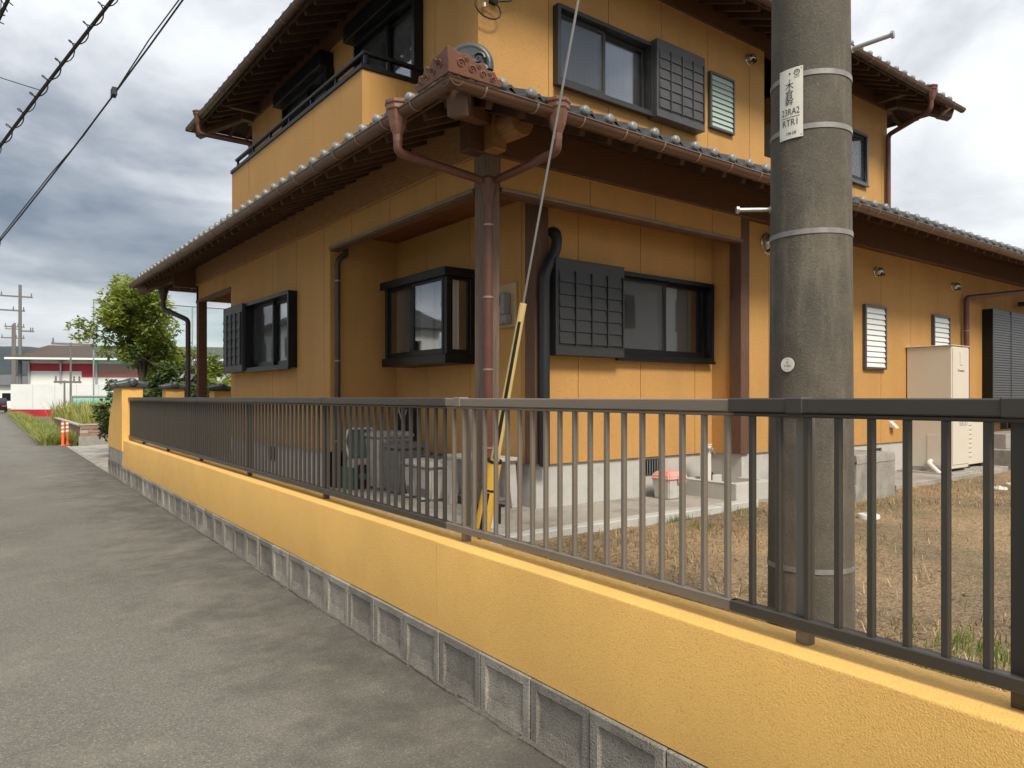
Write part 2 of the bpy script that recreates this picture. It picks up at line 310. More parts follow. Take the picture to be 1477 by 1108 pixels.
# ------------------------------------------------------------------ mesh builder
class MB:
    def __init__(s): s.v = []; s.f = []
    def box(s, x0, x1, y0, y1, z0, z1):
        if x0 > x1: x0, x1 = x1, x0
        if y0 > y1: y0, y1 = y1, y0
        if z0 > z1: z0, z1 = z1, z0
        b = len(s.v)
        s.v += [(x0, y0, z0), (x1, y0, z0), (x1, y1, z0), (x0, y1, z0), (x0, y0, z1), (x1, y0, z1), (x1, y1, z1), (x0, y1, z1)]
        s.f += [(b, b+3, b+2, b+1), (b+4, b+5, b+6, b+7), (b, b+1, b+5, b+4), (b+1, b+2, b+6, b+5), (b+2, b+3, b+7, b+6), (b+3, b, b+4, b+7)]
        return s
    def beam(s, p, q, w, h, up=(0, 0, 1)):
        p = Vector(p); q = Vector(q); d = (q - p).normalized(); u = Vector(up)
        r = d.cross(u).normalized(); u = r.cross(d).normalized()
        b = len(s.v)
        for c in (p, q):
            for a, e in ((-1, -1), (1, -1), (1, 1), (-1, 1)): s.v.append(tuple(c + r * (a * w / 2) + u * (e * h / 2)))
        s.f += [(b, b+1, b+2, b+3), (b+7, b+6, b+5, b+4), (b, b+4, b+5, b+1), (b+1, b+5, b+6, b+2), (b+2, b+6, b+7, b+3), (b+3, b+7, b+4, b)]
        return s
    def prism(s, poly, fn, d0, d1):
        """poly: 2D points counter-clockwise; fn(a, b, d) -> xyz"""
        b = len(s.v); n = len(poly)
        for d in (d0, d1): s.v += [tuple(fn(a, c, d)) for a, c in poly]
        s.f.append(tuple(range(b + n - 1, b - 1, -1))); s.f.append(tuple(range(b + n, b + 2 * n)))
        for i in range(n):
            j = (i + 1) % n; s.f.append((b + i, b + j, b + n + j, b + n + i))
        return s
    def tube(s, pts, r, n=8, caps=True):
        pts = [Vector(p) for p in pts]; m = len(pts)
        rs = r if isinstance(r, (list, tuple)) else [r] * m
        t0 = (pts[1] - pts[0]).normalized()
        a = Vector((0, 0, 1)) if abs(t0.z) < 0.9 else Vector((1, 0, 0))
        u = t0.cross(a).normalized(); b = len(s.v); pt = t0
        for i in range(m):
            t = (pts[min(i + 1, m - 1)] - pts[max(i - 1, 0)]).normalized()
            u = (u - t * u.dot(t)); u = u.normalized() if u.length > 1e-6 else t.orthogonal().normalized()
            v = t.cross(u)
            for k in range(n):
                an = 2 * pi * k / n
                s.v.append(tuple(pts[i] + (u * cos(an) + v * sin(an)) * rs[i]))
        for i in range(m - 1):
            for k in range(n):
                k2 = (k + 1) % n
                s.f.append((b + i*n + k, b + i*n + k2, b + (i+1)*n + k2, b + (i+1)*n + k))
        if caps:
            s.f.append(tuple(b + k for k in range(n - 1, -1, -1))); s.f.append(tuple(b + (m-1)*n + k for k in range(n)))
        return s
    def lathe(s, prof, c=(0, 0, 0), n=16, fn=None, caps=True):
        b = len(s.v); m = len(prof)
        for r, z in prof:
            for k in range(n):
                an = 2 * pi * k / n; p = (r * cos(an), r * sin(an), z)
                p = fn(*p) if fn else p
                s.v.append((p[0] + c[0], p[1] + c[1], p[2] + c[2]))
        for i in range(m - 1):
            for k in range(n):
                k2 = (k + 1) % n
                s.f.append((b + i*n + k, b + i*n + k2, b + (i+1)*n + k2, b + (i+1)*n + k))
        if caps:
            s.f.append(tuple(b + k for k in range(n - 1, -1, -1))); s.f.append(tuple(b + (m-1)*n + k for k in range(n)))
        return s
    def grid(s, fn, nu, nv):
        b = len(s.v)
        for i in range(nu + 1):
            for j in range(nv + 1): s.v.append(tuple(fn(i / nu, j / nv)))
        for i in range(nu):
            for j in range(nv):
                a = b + i * (nv + 1) + j; s.f.append((a, a + nv + 1, a + nv + 2, a + 1))
        return s
    def ring(s, x0, x1, z0, z1, t, d0, d1, tb=None):
        """rectangular frame in (x, z), depth d0..d1"""
        tb = tb or t
        s.box(x0, x0 + t, d0, d1, z0, z1); s.box(x1 - t, x1, d0, d1, z0, z1)
        s.box(x0 + t, x1 - t, d0, d1, z1 - t, z1); s.box(x0 + t, x1 - t, d0, d1, z0, z0 + tb)
        return s
    def mesh(s, name, m, xf=None, bevel=0, smooth=False, off=None, seg=1):
        me = bpy.data.meshes.new(name)
        vs = s.v
        if xf: vs = [tuple(xf(*p)) for p in vs]
        if off: vs = [(p[0] - off[0], p[1] - off[1], p[2] - off[2]) for p in vs]
        me.from_pydata(vs, [], s.f); me.validate()
        bm = bmesh.new(); bm.from_mesh(me)
        if smooth or bevel: bmesh.ops.remove_doubles(bm, verts=bm.verts, dist=1e-5)
        if bevel:
            es = [e for e in bm.edges if len(e.link_faces) == 2 and e.calc_face_angle(0) > 0.5]
            bmesh.ops.bevel(bm, geom=es, offset=bevel, segments=seg, affect='EDGES', clamp_overlap=True)
        bmesh.ops.recalc_face_normals(bm, faces=bm.faces)
        bm.to_mesh(me); bm.free()
        if smooth:
            me.polygons.foreach_set('use_smooth', [True] * len(me.polygons))
            me.set_sharp_from_angle(angle=radians(40))
        me.materials.append(MATS[m]); me.update()
        return me
    def build(s, name, m, parent=None, xf=None, bevel=0, smooth=False, seg=1):
        off = ORG.get(parent.name) if parent else None
        me = s.mesh(name, m, xf, bevel, smooth, off, seg)
        o = bpy.data.objects.new(name, me); COL.objects.link(o)
        if parent: o.parent = parent; ORG[o.name] = off
        return o
ORG = {}          # world origin of a thing: its parts' meshes are stored relative to it
def tag(o, label=None, cat=None, group=None, kind=None):
    if label: o['label'] = label
    if cat: o['category'] = cat
    if group: o['group'] = group
    if kind: o['kind'] = kind
    return o
def thing(name, label, cat, loc=(0, 0, 0), rz=0, group=None, local=False):
    """local=True: parts are written in the thing's own (turned) frame"""
    o = bpy.data.objects.new(name, None); COL.objects.link(o); o.empty_display_size = 0.1
    o.location = loc; o.rotation_euler = (0, 0, rz)
    ORG[o.name] = (0, 0, 0) if local else tuple(loc)
    return tag(o, label, cat, group)
def inst(me, name, parent, loc, rot=None, scale=None):
    """object sharing mesh data; loc in world coordinates of an unrotated thing"""
    o = bpy.data.objects.new(name, me); COL.objects.link(o); o.parent = parent
    off = ORG.get(parent.name) or (0, 0, 0)
    o.location = (loc[0] - off[0], loc[1] - off[1], loc[2] - off[2])
    if rot: o.rotation_euler = rot
    if scale: o.scale = scale
    return o
def struct(name, mb, m, **k):
    o = mb.build(name, m, **k); o['kind'] = 'structure'; return o
def single(name, mb, m, label, cat, loc, rz=0, group=None, **k):
    """a thing that is one mesh, written in its own frame"""
    o = mb.build(name, m, **k); o.location = loc; o.rotation_euler = (0, 0, rz); return tag(o, label, cat, group)

def text_verts(txt, size, align='CENTER'):
    cu = bpy.data.curves.new('lettering', 'FONT'); cu.body = txt; cu.size = size; cu.align_x = align; cu.align_y = 'CENTER'; cu.resolution_u = 3
    o = bpy.data.objects.new('lettering', cu); COL.objects.link(o)
    dg = bpy.context.evaluated_depsgraph_get(); me = o.evaluated_get(dg).to_mesh()
    v = [tuple(p.co) for p in me.vertices]; f = [tuple(p.vertices) for p in me.polygons]
    o.evaluated_get(dg).to_mesh_clear(); bpy.data.objects.remove(o); bpy.data.curves.remove(cu)
    return v, f

# ================================================================== THE SETTING
GZ = 0.40          # yard level
AZ = 0.44          # concrete path round the house
BIG = 9000
g = MB(); g.v = [(-BIG, -BIG, -0.03), (BIG, -BIG, -0.03), (BIG, BIG, -0.03), (-BIG, BIG, -0.03)]; g.f = [(0, 1, 2, 3)]
struct('ground', g, 'terrain')
r = MB()
RX0, RX1 = -3.6, 1.96
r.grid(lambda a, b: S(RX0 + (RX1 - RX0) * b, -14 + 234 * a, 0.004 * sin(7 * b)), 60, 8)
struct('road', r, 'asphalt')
# far verge strip of the road on its other side
k = MB(); k.prism([(-3.75, -0.02), (-3.6, -0.02), (-3.6, 0.10), (-3.75, 0.10)], lambda a, c, d: S(a, d, c), -14, 200)
struct('kerb', k, 'old_concrete')

# yard soil: one uneven sheet held by the wall and the house
def yard_pt(a, b):
    p = S(2.12 + 24 * a ** 1.5, -12 + 17.2 * b)
    z = GZ - 0.02 + 0.03 * noise.noise((p.x * 0.8, p.y * 0.8, 0)) + 0.022 * noise.noise((p.x * 4, p.y * 4, 3))
    return (p.x, p.y, z)
y = MB(); y.grid(yard_pt, 150, 170)
yo = y.build('yard_soil', 'yard_soil', smooth=True); yo['kind'] = 'structure'
y = MB(); y.grid(lambda a, b: (*S(2.12 + 22 * a, 4.9 + 11.3 * b)[:2], GZ - 0.03), 4, 4)
struct('yard_base', y, 'yard_soil')
# concrete path: slabs with joints
cp = bpy.data.objects.new('concrete_path', None); COL.objects.link(cp); cp['kind'] = 'structure'; ORG['concrete_path'] = (0, 0, 0)
def slab(x0, x1, y0, y1): MB().box(x0 + .004, x1 - .004, y0 + .004, y1 - .004, 0.3, AZ).build('path_slab', 'concrete_path', cp, bevel=0.006)
for a, b in ((2.42, 3.6), (3.6, 5.1), (5.1, 6.45)): slab(a, b, 4.62, 5.6)
for a, b in ((5.6, 7.2), (7.2, 8.8), (8.8, 10.6), (10.6, 12.4), (12.4, 14.6)): slab(2.42, 4.6, a, b)
slab(6.45, 7.9, 4.62, 5.6)
for i, x in enumerate((9.2, 10.9)): slab(x, x + 1.7, 4.3, 5.3)
# raised edging strip of the path
for i in range(7):
    x = 2.42 + i * 0.6
    MB().box(x + .003, x + .597, 4.49 + random.uniform(-.006, .006), 4.615, 0.3, AZ + 0.012 + random.uniform(-.006, .004)).build('edging_strip', 'foundation', cp, bevel=0.008)

# ================================================================== STREET WALL (garden wall)
WX = 1.95
BH = 0.285
WT = 0.75
gw = thing('garden_wall', 'low ochre stucco garden wall on a course of grey panelled blocks beside the road', 'wall', S(WX, 0, 0), -DEL, local=True)
# local frame: x across (0 at the road face), y along the street, z up
def wall_body(y0, y1):
    m = MB()
    n = max(4, int((y1 - y0) / 0.25))
    prof = [(0.0, BH + 0.001), (0.0, WT - 0.010), (0.003, WT - 0.003), (0.010, WT), (0.21, WT), (0.217, WT - 0.003), (0.22, WT - 0.010), (0.22, 0.2)]
    b = len(m.v)
    for i in range(n + 1):
        yy = y0 + (y1 - y0) * i / n
        for j, (x, z) in enumerate(prof):
            m.v.append((x + 0.0015 * noise.noise((yy * 1.3, j, 1)), yy, z + 0.002 * noise.noise((yy * 1.1, j, 5))))
    k = len(prof)
    for i in range(n):
        for j in range(k - 1):
            m.f.append((b + i*k + j, b + (i+1)*k + j, b + (i+1)*k + j + 1, b + i*k + j + 1))
    m.f.append(tuple(b + j for j in range(k))); m.f.append(tuple(b + n*k + j for j in range(k - 1, -1, -1)))
    return m
JY = on_x(645, 880, 2.05).y
JY = 3.42
wall_body(-3.0, JY - 0.0018).build('stucco_panel', 'stucco', gw, smooth=True)
wall_body(JY + 0.0018, 14.6).build('stucco_panel', 'stucco', gw, smooth=True)
# block course
def block_mesh():
    m = MB(); w, h, d = 0.393, BH - 0.004, 0.14
    x0 = -0.014
    bl, br, bt, bb = 0.048, 0.048, 0.045, 0.030
    sl = 0.007; dp = 0.012
    o = [(0, 0), (w, 0), (w, h), (0, h)]
    i1 = [(bl, bb), (w - br, bb), (w - br, h - bt), (bl, h - bt)]
    i2 = [(bl + sl, bb + 0.055), (w - br - sl, bb + 0.055), (w - br - sl, h - bt - sl * 0.6), (bl + sl, h - bt - sl * 0.6)]
    for pts, x in ((o, x0), (i1, x0), (i2, x0 + dp)): m.v += [(x, a, c) for a, c in pts]
    for a in range(4):
        c = (a + 1) % 4
        m.f.append((a, 4 + a, 4 + c, c)); m.f.append((4 + a, 8 + a, 8 + c, 4 + c))
    m.f.append((8, 11, 10, 9))
    b = len(m.v); m.v += [(d, a, c) for a, c in o]; m.f.append((b, b+1, b+2, b+3))
    for a in range(4):
        c = (a + 1) % 4; m.f.append((a, c, b + c, b + a))
    me = m.mesh('block', 'block', bevel=0.004)
    return me
bme = block_mesh()
yy = -2.2
bi = 0
while yy < 16.2:
    o = inst(bme, 'block', gw, (random.uniform(-.003, .003), yy, random.uniform(-.002, .001)), (0, random.uniform(-.006, .006), random.uniform(-.005, .005)))
    yy += 0.398
# mortar footing strip at the road, broken edge pieces
for i in range(34):
    y0 = -1.5 + i * 0.52
    w2 = random.uniform(0.44, 0.515); pr = random.uniform(0.012, 0.034)
    m = MB(); n = 6
    poly = [(-0.014 + 0.02, y0), (-0.014 + 0.02, y0 + w2)] + [(-0.014 - pr * random.uniform(0.55, 1.0), y0 + w2 * (1 - j / n)) for j in range(n + 1)]
    m.prism(poly, lambda a, c, d: (a, c, d), -0.02, random.uniform(0.008, 0.020))
    m.build('footing_piece', 'footing', gw, bevel=0.003)
# end pillar with flared foot, grey block base and tile cap
P0, P1 = 14.6, 15.65
prof = [(P0, 0.55), (P0 + 1.85, 0.55), (P0 + 1.84, 0.75), (P0 + 1.76, 0.95), (P0 + 1.60, 1.15), (P0 + 1.40, 1.32), (P0 + 1.22, 1.46), (P0 + 1.13, 1.58), (P0 + 1.10, 1.70), (P0, 1.70)]
MB().prism(prof, lambda a, c, d: (d, a, c), -0.02, 0.32).build('end_pillar', 'stucco', gw, bevel=0.008)
m = MB(); m.box(-0.016, 0.30, P0 + 0.0, P0 + 1.82, 0.287, 0.549); m.build('base_block', 'block', gw, bevel=0.006)
def tile_cap(parent, x0, x1, y0, y1, z, ax='y'):
    """little tiled coping: sloping slab, two rolls with round ends"""
    xm = (x0 + x1) / 2
    m = MB(); m.prism([(x0 - .07, z), (x1 + .07, z), (x1 + .07, z + .035), (xm, z + .085), (x0 - .07, z + .035)], lambda a, c, d: (a, d, c), y0 - .05, y1 + .05)
    c = m.build('cap_tile', 'tile', parent, bevel=0.006)
    ym = y0 + (y1 - y0) * 0.30
    rl = MB().tube([(xm, y0 - .09, z + .085), (xm, y0 - .07, z + .085), (xm, ym, z + .09), (xm, y1 + .02, z + .075), (xm, y1 + .06, z + .07)], [.05, .075, .08, .07, .045], 12)
    rl.build('cap_roll', 'tile', parent, smooth=True)
    for yy in (y0 + .10, y1 - .12):
        MB().tube([(x0 - .095, yy, z + .035), (x0 - .08, yy, z + .04), (xm, yy, z + .095), (x1 + .08, yy, z + .04), (x1 + .095, yy, z + .035)], [.035, .055, .06, .055, .035], 10).build('cap_roll', 'tile', parent, smooth=True)
tile_cap(gw, -0.02, 0.32, P0, P1, 1.70)

# ================================================================== FENCE
FX = 0.10          # fence axis behind the wall face
fe = thing('fence', 'bronze aluminium railing with upright bars along the top of the ochre wall', 'fence', S(WX + FX, 0, WT), -DEL, local=True)
RT = EYE - 0.003 - WT          # top of the rail above the wall
posts = [1.33 + 2.0 * i for i in range(-1, 7)]
def rail(y0, y1, z0, z1, w, m, nm, x=0.0): MB().box(x - w / 2, x + w / 2, y0, y1, z0, z1).build(nm, m, fe, bevel=0.004)
LY0, LY1 = 1.56, 3.46          # the lighter panel
segs = [(-1.6, 0.62, 'bronze_dark', 0), (0.622, LY0 + 0.02, 'bronze_dark', 0), (LY0, LY1, 'bronze_light', 1), (LY1 + .002, 5.3, 'bronze_dark', 0), (5.302, 7.3, 'bronze_dark', 0), (7.302, 9.3, 'bronze_dark', 0), (9.302, 11.3, 'bronze_dark', 0), (11.302, 14.58, 'bronze_dark', 0)]
for a, b, m, lt in segs:
    t = 0.003 if lt else 0.0
    rail(a, b, RT - 0.046, RT - t, 0.055 - 2 * t, m, 'top_rail')
    rail(a, b, RT - 0.060, RT - 0.046, 0.032, m, 'rail_channel')
    rail(a, b, 0.050, 0.088, 0.040 - t, m, 'bottom_rail')
for yj in (1.33, 0.735, 3.33, 5.3, 9.3):     # sleeve joints on the top rail
    rail(yj - 0.03, yj + 0.03, RT - 0.048, RT + 0.0025, 0.060, 'bronze_light' if 2 < yj < 4 else 'bronze_dark', 'rail_sleeve')
pm = {k: MB().box(-0.020, 0.020, -0.0225, 0.0225, -0.02, RT - 0.044).mesh('post', k, bevel=0.004) for k in ('bronze_dark', 'bronze_light', 'post_grey')}
for yp in posts + [0.735]:
    lt = LY0 < yp < LY1
    inst(pm['bronze_light' if lt else ('post_grey' if yp > 1 and yp < 2 else 'bronze_dark')], 'post', fe, (0.034, yp, 0))
bmh = {k: MB().box(-0.010, 0.010, -0.010, 0.010, 0.086, RT - 0.058).mesh('baluster', k, bevel=0.003) for k in ('bronze_dark', 'bronze_light')}
i = 0
yb = -1.5
while yb < 14.5:
    lt = LY0 < yb < LY1
    inst(bmh['bronze_light' if lt else 'bronze_dark'], 'baluster', fe, (0, yb, 0)); yb += 0.1

# ================================================================== HOUSE
XO, YO = 3.54, 5.04          # outer wall planes (west, south)
XI, YI = 4.43, 5.46          # recessed wall planes at the corner porch
XR = 7.11                    # east end of the recess
X2, Y2 = 4.20, 6.10          # upper storey planes
ZF, ZL, ZS, ZB = 0.88, 3.31, 3.46, 3.57   # top of foundation, lintel bottom, soffit, beam bottom
DZ = 2.74
ho = thing('house', 'two storey ochre house with dark grey tiled roofs, brown gutters and black windows', 'house', (XO, YO, GZ))
class FR:                     # wall frame: lx to the right seen from outside, d into the wall
    def __init__(s, ax, pl): s.ax = ax; s.pl = pl
    def p(s, lx, d, z): return (lx, s.pl + d, z) if s.ax == 'x' else (s.pl + d, -lx, z)
def cells(a0, a1, z0, z1, ops):
    ops = [(max(a0, o[0]), min(a1, o[1]), max(z0, o[2]), min(z1, o[3])) for o in ops]
    ops = [o for o in ops if o[1] - o[0] > 1e-4 and o[3] - o[2] > 1e-4]
    br = sorted({a0, a1, *[o[0] for o in ops], *[o[1] for o in ops]})
    out = []
    for p, q in zip(br[:-1], br[1:]):
        hol = sorted([(o[2], o[3]) for o in ops if o[0] <= p + 1e-6 and o[1] >= q - 1e-6]); z = z0
        for h0, h1 in hol:
            if h0 > z + 1e-4: out.append((p, q, z, h0))
            z = max(z, h1)
        if z < z1 - 1e-4: out.append((p, q, z, z1))
    return out
def wall_run(F, a0, a1, z0, z1, ops=(), seam=None, m='siding', pitch=0.91, nm='wall', thick=0.11):
    """backing wall with openings and the siding boards on it; a along lx"""
    b = MB()
    for c in cells(a0 + 0.021, a1 - 0.021, z0, z1, ops): b.box(c[0], c[1], 0.020, thick, c[2], c[3])
    wl = b.build(nm, 'sealant', ho, xf=F.p)
    s = (a0 if seam is None else seam); edges = [a0]
    while s <= a0 + 0.05: s += pitch
    while s < a1 - 0.05: edges.append(s); s += pitch
    edges.append(a1)
    for p, q in zip(edges[:-1], edges[1:]):
        g0 = 0.004 if p > a0 else 0; g1 = 0.004 if q < a1 else 0
        left = cells(p + g0, q - g1, z0 - 0.012, z1, ops)
        while left:
            grp = [left.pop()]; more = True
            while more:
                more = False
                for c in list(left):
                    if any(c[0] <= k[1] + 1e-5 and k[0] <= c[1] + 1e-5 and c[2] < k[3] - 1e-5 and k[2] < c[3] - 1e-5 for k in grp): grp.append(c); left.remove(c); more = True
            pb = MB()
            for c in grp: pb.box(c[0], c[1], 0.0, 0.0195, c[2], c[3])
            pb.build('siding_panel', m, wl, xf=F.p)
    return wl
FW = FR('y', XO); FS = FR('x', YO + 0.06); FWI = FR('y', XI); FSI = FR('x', YI)
F2W = FR('y', X2); F2S = FR('x', Y2)

# ---- windows -------------------------------------------------------
def curtain(F, par, a0, a1, z0, z1, d, m, fold=0.06, amp=0.018, seed=0):
    rn = random.Random(seed)
    ph = rn.random() * 6
    n = max(10, int((a1 - a0) / fold * 8))
    c = MB().grid(lambda s, t: (a0 + (a1 - a0) * s, d + amp * sin(2 * pi * (a1 - a0) * s / fold + ph + 1.5 * sin(7 * s + ph)) * (0.55 + 0.45 * (1 - t)), z0 + (z1 - z0) * t), n, 4)
    return c.build('curtain', m, par, xf=F.p, smooth=True)
def sliding_window(F, a0, a1, z0, z1, proud=0.055, curtains=(), split=0.5, lace=None, screen='left', frame='black_frame', sash='black_frame', seed=1):
    f = MB().ring(a0, a1, z0, z1, 0.045, -proud, 0.10)
    f.box(a0 - 0.012, a1 + 0.012, -proud - 0.012, -proud + 0.03, z0 - 0.022, z0 + 0.012)       # sill nose
    wo_ = f.build('window', frame, ho, xf=F.p, bevel=0.003)
    i0, i1, j0, j1 = a0 + 0.045, a1 - 0.045, z0 + 0.045, z1 - 0.045
    mid = i0 + (i1 - i0) * split
    for k, (p, q, d) in enumerate(((i0, mid + 0.025, -0.012 if screen == 'left' else 0.028), (mid - 0.025, i1, 0.028 if screen == 'left' else -0.012))):
        s_ = MB().ring(p, q, j0, j1, 0.038, d, d + 0.03, 0.07).build('sash', sash, wo_, xf=F.p, bevel=0.002)
        scr = (k == 0) == (screen == 'left')
        MB().box(p + 0.036, q - 0.036, d + 0.012, d + 0.017, j0 + 0.068, j1 - 0.036).build('pane', 'glass', wo_, xf=F.p)
        if scr and screen: MB().box(p + 0.036, q - 0.036, d - 0.001, d + 0.001, j0 + 0.068, j1 - 0.036).build('insect_screen', 'insect_screen', wo_, xf=F.p)
    for n_, (c0, c1, m) in enumerate(curtains): curtain(F, wo_, a0 + (a1 - a0) * c0, a0 + (a1 - a0) * c1, z0 - 0.02, z1 + 0.02, 0.074 + 0.028 * (n_ % 2), m, seed=seed + n_, amp=0.012)
    # dark room behind the glass
    rm = MB(); rm.box(a0 - 0.15, a1 + 0.15, 1.2, 1.25, z0 - 0.3, z1 + 0.2); rm.box(a0 - .2, a0 - .15, 0.115, 1.25, z0 - .3, z1 + .2); rm.box(a1 + .15, a1 + .2, 0.115, 1.25, z0 - .3, z1 + .2)
    rm.box(a0 - .2, a1 + .2, .115, 1.25, z0 - .35, z0 - .3); rm.box(a0 - .2, a1 + .2, .115, 1.25, z1 + .2, z1 + .25)
    rm.build('room', 'room', wo_, xf=F.p)
    return wo_
def shutter_box(F, a0, a1, z0, z1, d=0.15, m='shutter'):
    h = z1 - z0; wd = a1 - a0
    b = MB().box(a0, a1, -d, 0.0, z0, z1)
    sb = b.build('shutter_box', m, ho, xf=F.p, bevel=0.005)
    p0, p1 = z0 + 0.115 * h, z1 - 0.125 * h
    q0, q1 = a0 + 0.035, a1 - 0.03
    fr_ = MB().ring(q0 - 0.012, q1 + 0.012, p0 - 0.012, p1 + 0.012, 0.012, -d - 0.004, -d + 0.004); fr_.build('panel_frame', m, sb, xf=F.p)
    nc, nr = 4, 6; cw = (q1 - q0) / nc; rh = (p1 - p0) / nr
    MB().box(q0, q1, -d - 0.0015, -d + 0.002, p0, p1).build('backing', 'black_frame', sb, xf=F.p)
    for c in range(nc):
        for r_ in range(nr):
            MB().prism([(-d - 0.002, p0 + rh * r_ + 0.0045), (-d - 0.002, p0 + rh * (r_ + 1)), (-d - 0.006, p0 + rh * (r_ + 1)), (-d - 0.017, p0 + rh * r_ + 0.0045)][::-1],
                       lambda e_, z, x: (x, e_, z), q0 + cw * c + 0.004, q0 + cw * (c + 1) - 0.022).build('louver_panel', m, sb, xf=F.p)
        MB().box(q0 + cw * (c + 1) - 0.016, q0 + cw * (c + 1) - 0.003, -d - 0.026, -d, p0 - 0.01, p1).build('batten', m, sb, xf=F.p)
    return sb
def jalousie(F, a0, a1, z0, z1, n, m, frame='frame_grey', proud=0.05):
    f = MB().ring(a0, a1, z0, z1, 0.03, -proud, 0.08).build('louver_window', frame, ho, xf=F.p, bevel=0.003)
    h = (z1 - z0 - 0.06) / n
    for i in range(n):
        zb = z0 + 0.03 + h * i
        MB().prism([(-0.046, zb - 0.006), (-0.041, zb - 0.008), (-0.020, zb + h * 0.97), (-0.025, zb + h * 0.99)], lambda d, z, x: (x, d, z), a0 + 0.034, a1 - 0.034).build('slat', m, f, xf=F.p)
    MB().box(a0 + .03, a1 - .03, 0.09, 0.10, z0 + .03, z1 - .03).build('blind', 'deck_wood', f, xf=F.p)
    return f
# west ground floor window (lx = -Y)
WW = (-11.10, -9.30, 1.91, 2.91)
wall_run(FW, -12.20, -8.2702, ZF, 3.75, [(WW[0] + .02, WW[1] - .02, WW[2] + .02, WW[3] - .02)], seam=-12.2 + 1.05)
sliding_window(FW, *WW, proud=0.12, curtains=((0.48, 1.0, 'lace'), (0.05, 0.5, 'curtain')), seed=3)
shutter_box(FW, -12.06, -11.10, 1.90, 2.92, d=0.16)
# return wall of the recess (faces south) and inner west wall
FR1 = FR('x', 8.25)
wall_run(FR1, XO, XI - 0.001, ZF, ZS + 0.1)
BW = (-7.87, -6.49, 1.876, 2.88)
wall_run(FWI, -8.25, -YI - 0.0202, ZF, ZS + 0.1, [(BW[0] + .06, BW[1] - .06, BW[2] + .06, BW[3] - .06)], seam=-8.25 + 0.75)
# bay window
bd = 0.36
b = MB(); b.box(BW[0] - .02, BW[1] + .02, -bd - .03, 0, BW[2], BW[2] + .10); b.box(BW[0] - .04, BW[1] + .04, -bd - .05, 0, BW[3] - .09, BW[3])
b.box(BW[0], BW[0] + .05, -bd, -bd + .05, BW[2] + .1, BW[3] - .09); b.box(BW[1] - .06, BW[1], -bd, -bd + .05, BW[2] + .1, BW[3] - .09)
b.box(BW[0], BW[0] + .05, -.06, 0, BW[2] + .1, BW[3] - .09); b.box(BW[1] - .05, BW[1], -.06, 0, BW[2] + .1, BW[3] - .09)
bw = b.build('bay_window', 'black_frame', ho, xf=FWI.p, bevel=0.004)
a0, a1 = BW[0] + .05, BW[1] - .06; mid = a0 + (a1 - a0) * .5
j0, j1 = BW[2] + .10, BW[3] - .09
for k, (p, q, d) in enumerate(((a0, mid + .02, -bd + .022), (mid - .02, a1, -bd - .006))):
    MB().ring(p, q, j0, j1, .034, d, d + .026, .06).build('sash', 'black_frame', bw, xf=FWI.p, bevel=.002)
    MB().box(p + .03, q - .03, d + .010, d + .014, j0 + .05, j1 - .03).build('pane', 'glass', bw, xf=FWI.p)
MB().ring(-bd + .05, -.06, j0, j1, .03, 0, .03, .05).build('sash', 'black_frame', bw, xf=lambda x, d, z: FWI.p(BW[1] - .04 + d, x, z), bevel=.002)
MB().box(-bd + .078, -.088, .010, .015, j0 + .045, j1 - .03).build('pane', 'glass', bw, xf=lambda x, d, z: FWI.p(BW[1] - .04 + d, x, z))
MB().box(BW[0] + .01, BW[0] + .04, -bd + .05, -.06, j0, j1).build('side_panel', 'black_frame', bw, xf=FWI.p)
curtain(FWI, bw, a0 + .08, mid - .06, j0, j1, -.27, 'curtain', seed=11); curtain(FWI, bw, mid + .0, mid + .27, j0, j1, -.27, 'curtain', seed=12); curtain(FWI, bw, a1 - .20, a1 + .03, j0, j1, -.19, 'curtain', fold=.05, seed=13)
curtain(FWI, bw, mid + .2, a1 - .1, j0, j1, -.20, 'lace', fold=.05, seed=14)
rm = MB(); rm.box(BW[0] - .1, BW[1] + .1, 1.0, 1.05, 1.6, 3.2); rm.box(BW[0] - .1, BW[0] - .05, .115, 1.05, 1.6, 3.2); rm.box(BW[1] + .05, BW[1] + .1, .115, 1.05, 1.6, 3.2)
rm.box(BW[0] - .1, BW[1] + .1, .115, 1.05, 3.2, 3.25); rm.box(BW[0] - .1, BW[1] + .1, .115, 1.05, 1.55, 1.6)
rm.build('room', 'room', bw, xf=FWI.p)
# south recessed wall with its window and shutter box
SW = (5.47, 7.06, 1.925, 2.84)
wall_run(FSI, XI, XR, ZF, ZS + 0.1, [(SW[0] + .02, SW[1] - .02, SW[2] + .02, SW[3] - .02)], seam=XI + 0.55)
sliding_window(FSI, *SW, proud=0.075, curtains=((0.0, 0.52, 'curtain'), (0.68, 0.88, 'curtain'), (0.5, 0.7, 'lace')), seed=21)
shutter_box(FSI, 4.56, 5.49, 1.925, 2.86, d=0.15)
# east return of the recess (faces west)
FR2 = FR('y', XR)
wall_run(FR2, -YI, -(YO + 0.0905), ZF, ZS + 0.1)
# south outer wall
J1 = (9.92, 10.52, 1.91, 2.80); J2 = (12.02, 12.60, 1.91, 2.80)
wall_run(FS, XR + 0.12, 17.0, ZF, 3.75, [tuple(a + b for a, b in zip(J, (.01, -.01, .01, -.01))) for J in (J1, J2)] + [(14.75, 16.2, 0.95, 2.95)], seam=XR + 0.12 + 0.48)
jalousie(FS, *J1, 11, 'slat_white'); jalousie(FS, *J2, 11, 'slat_white')
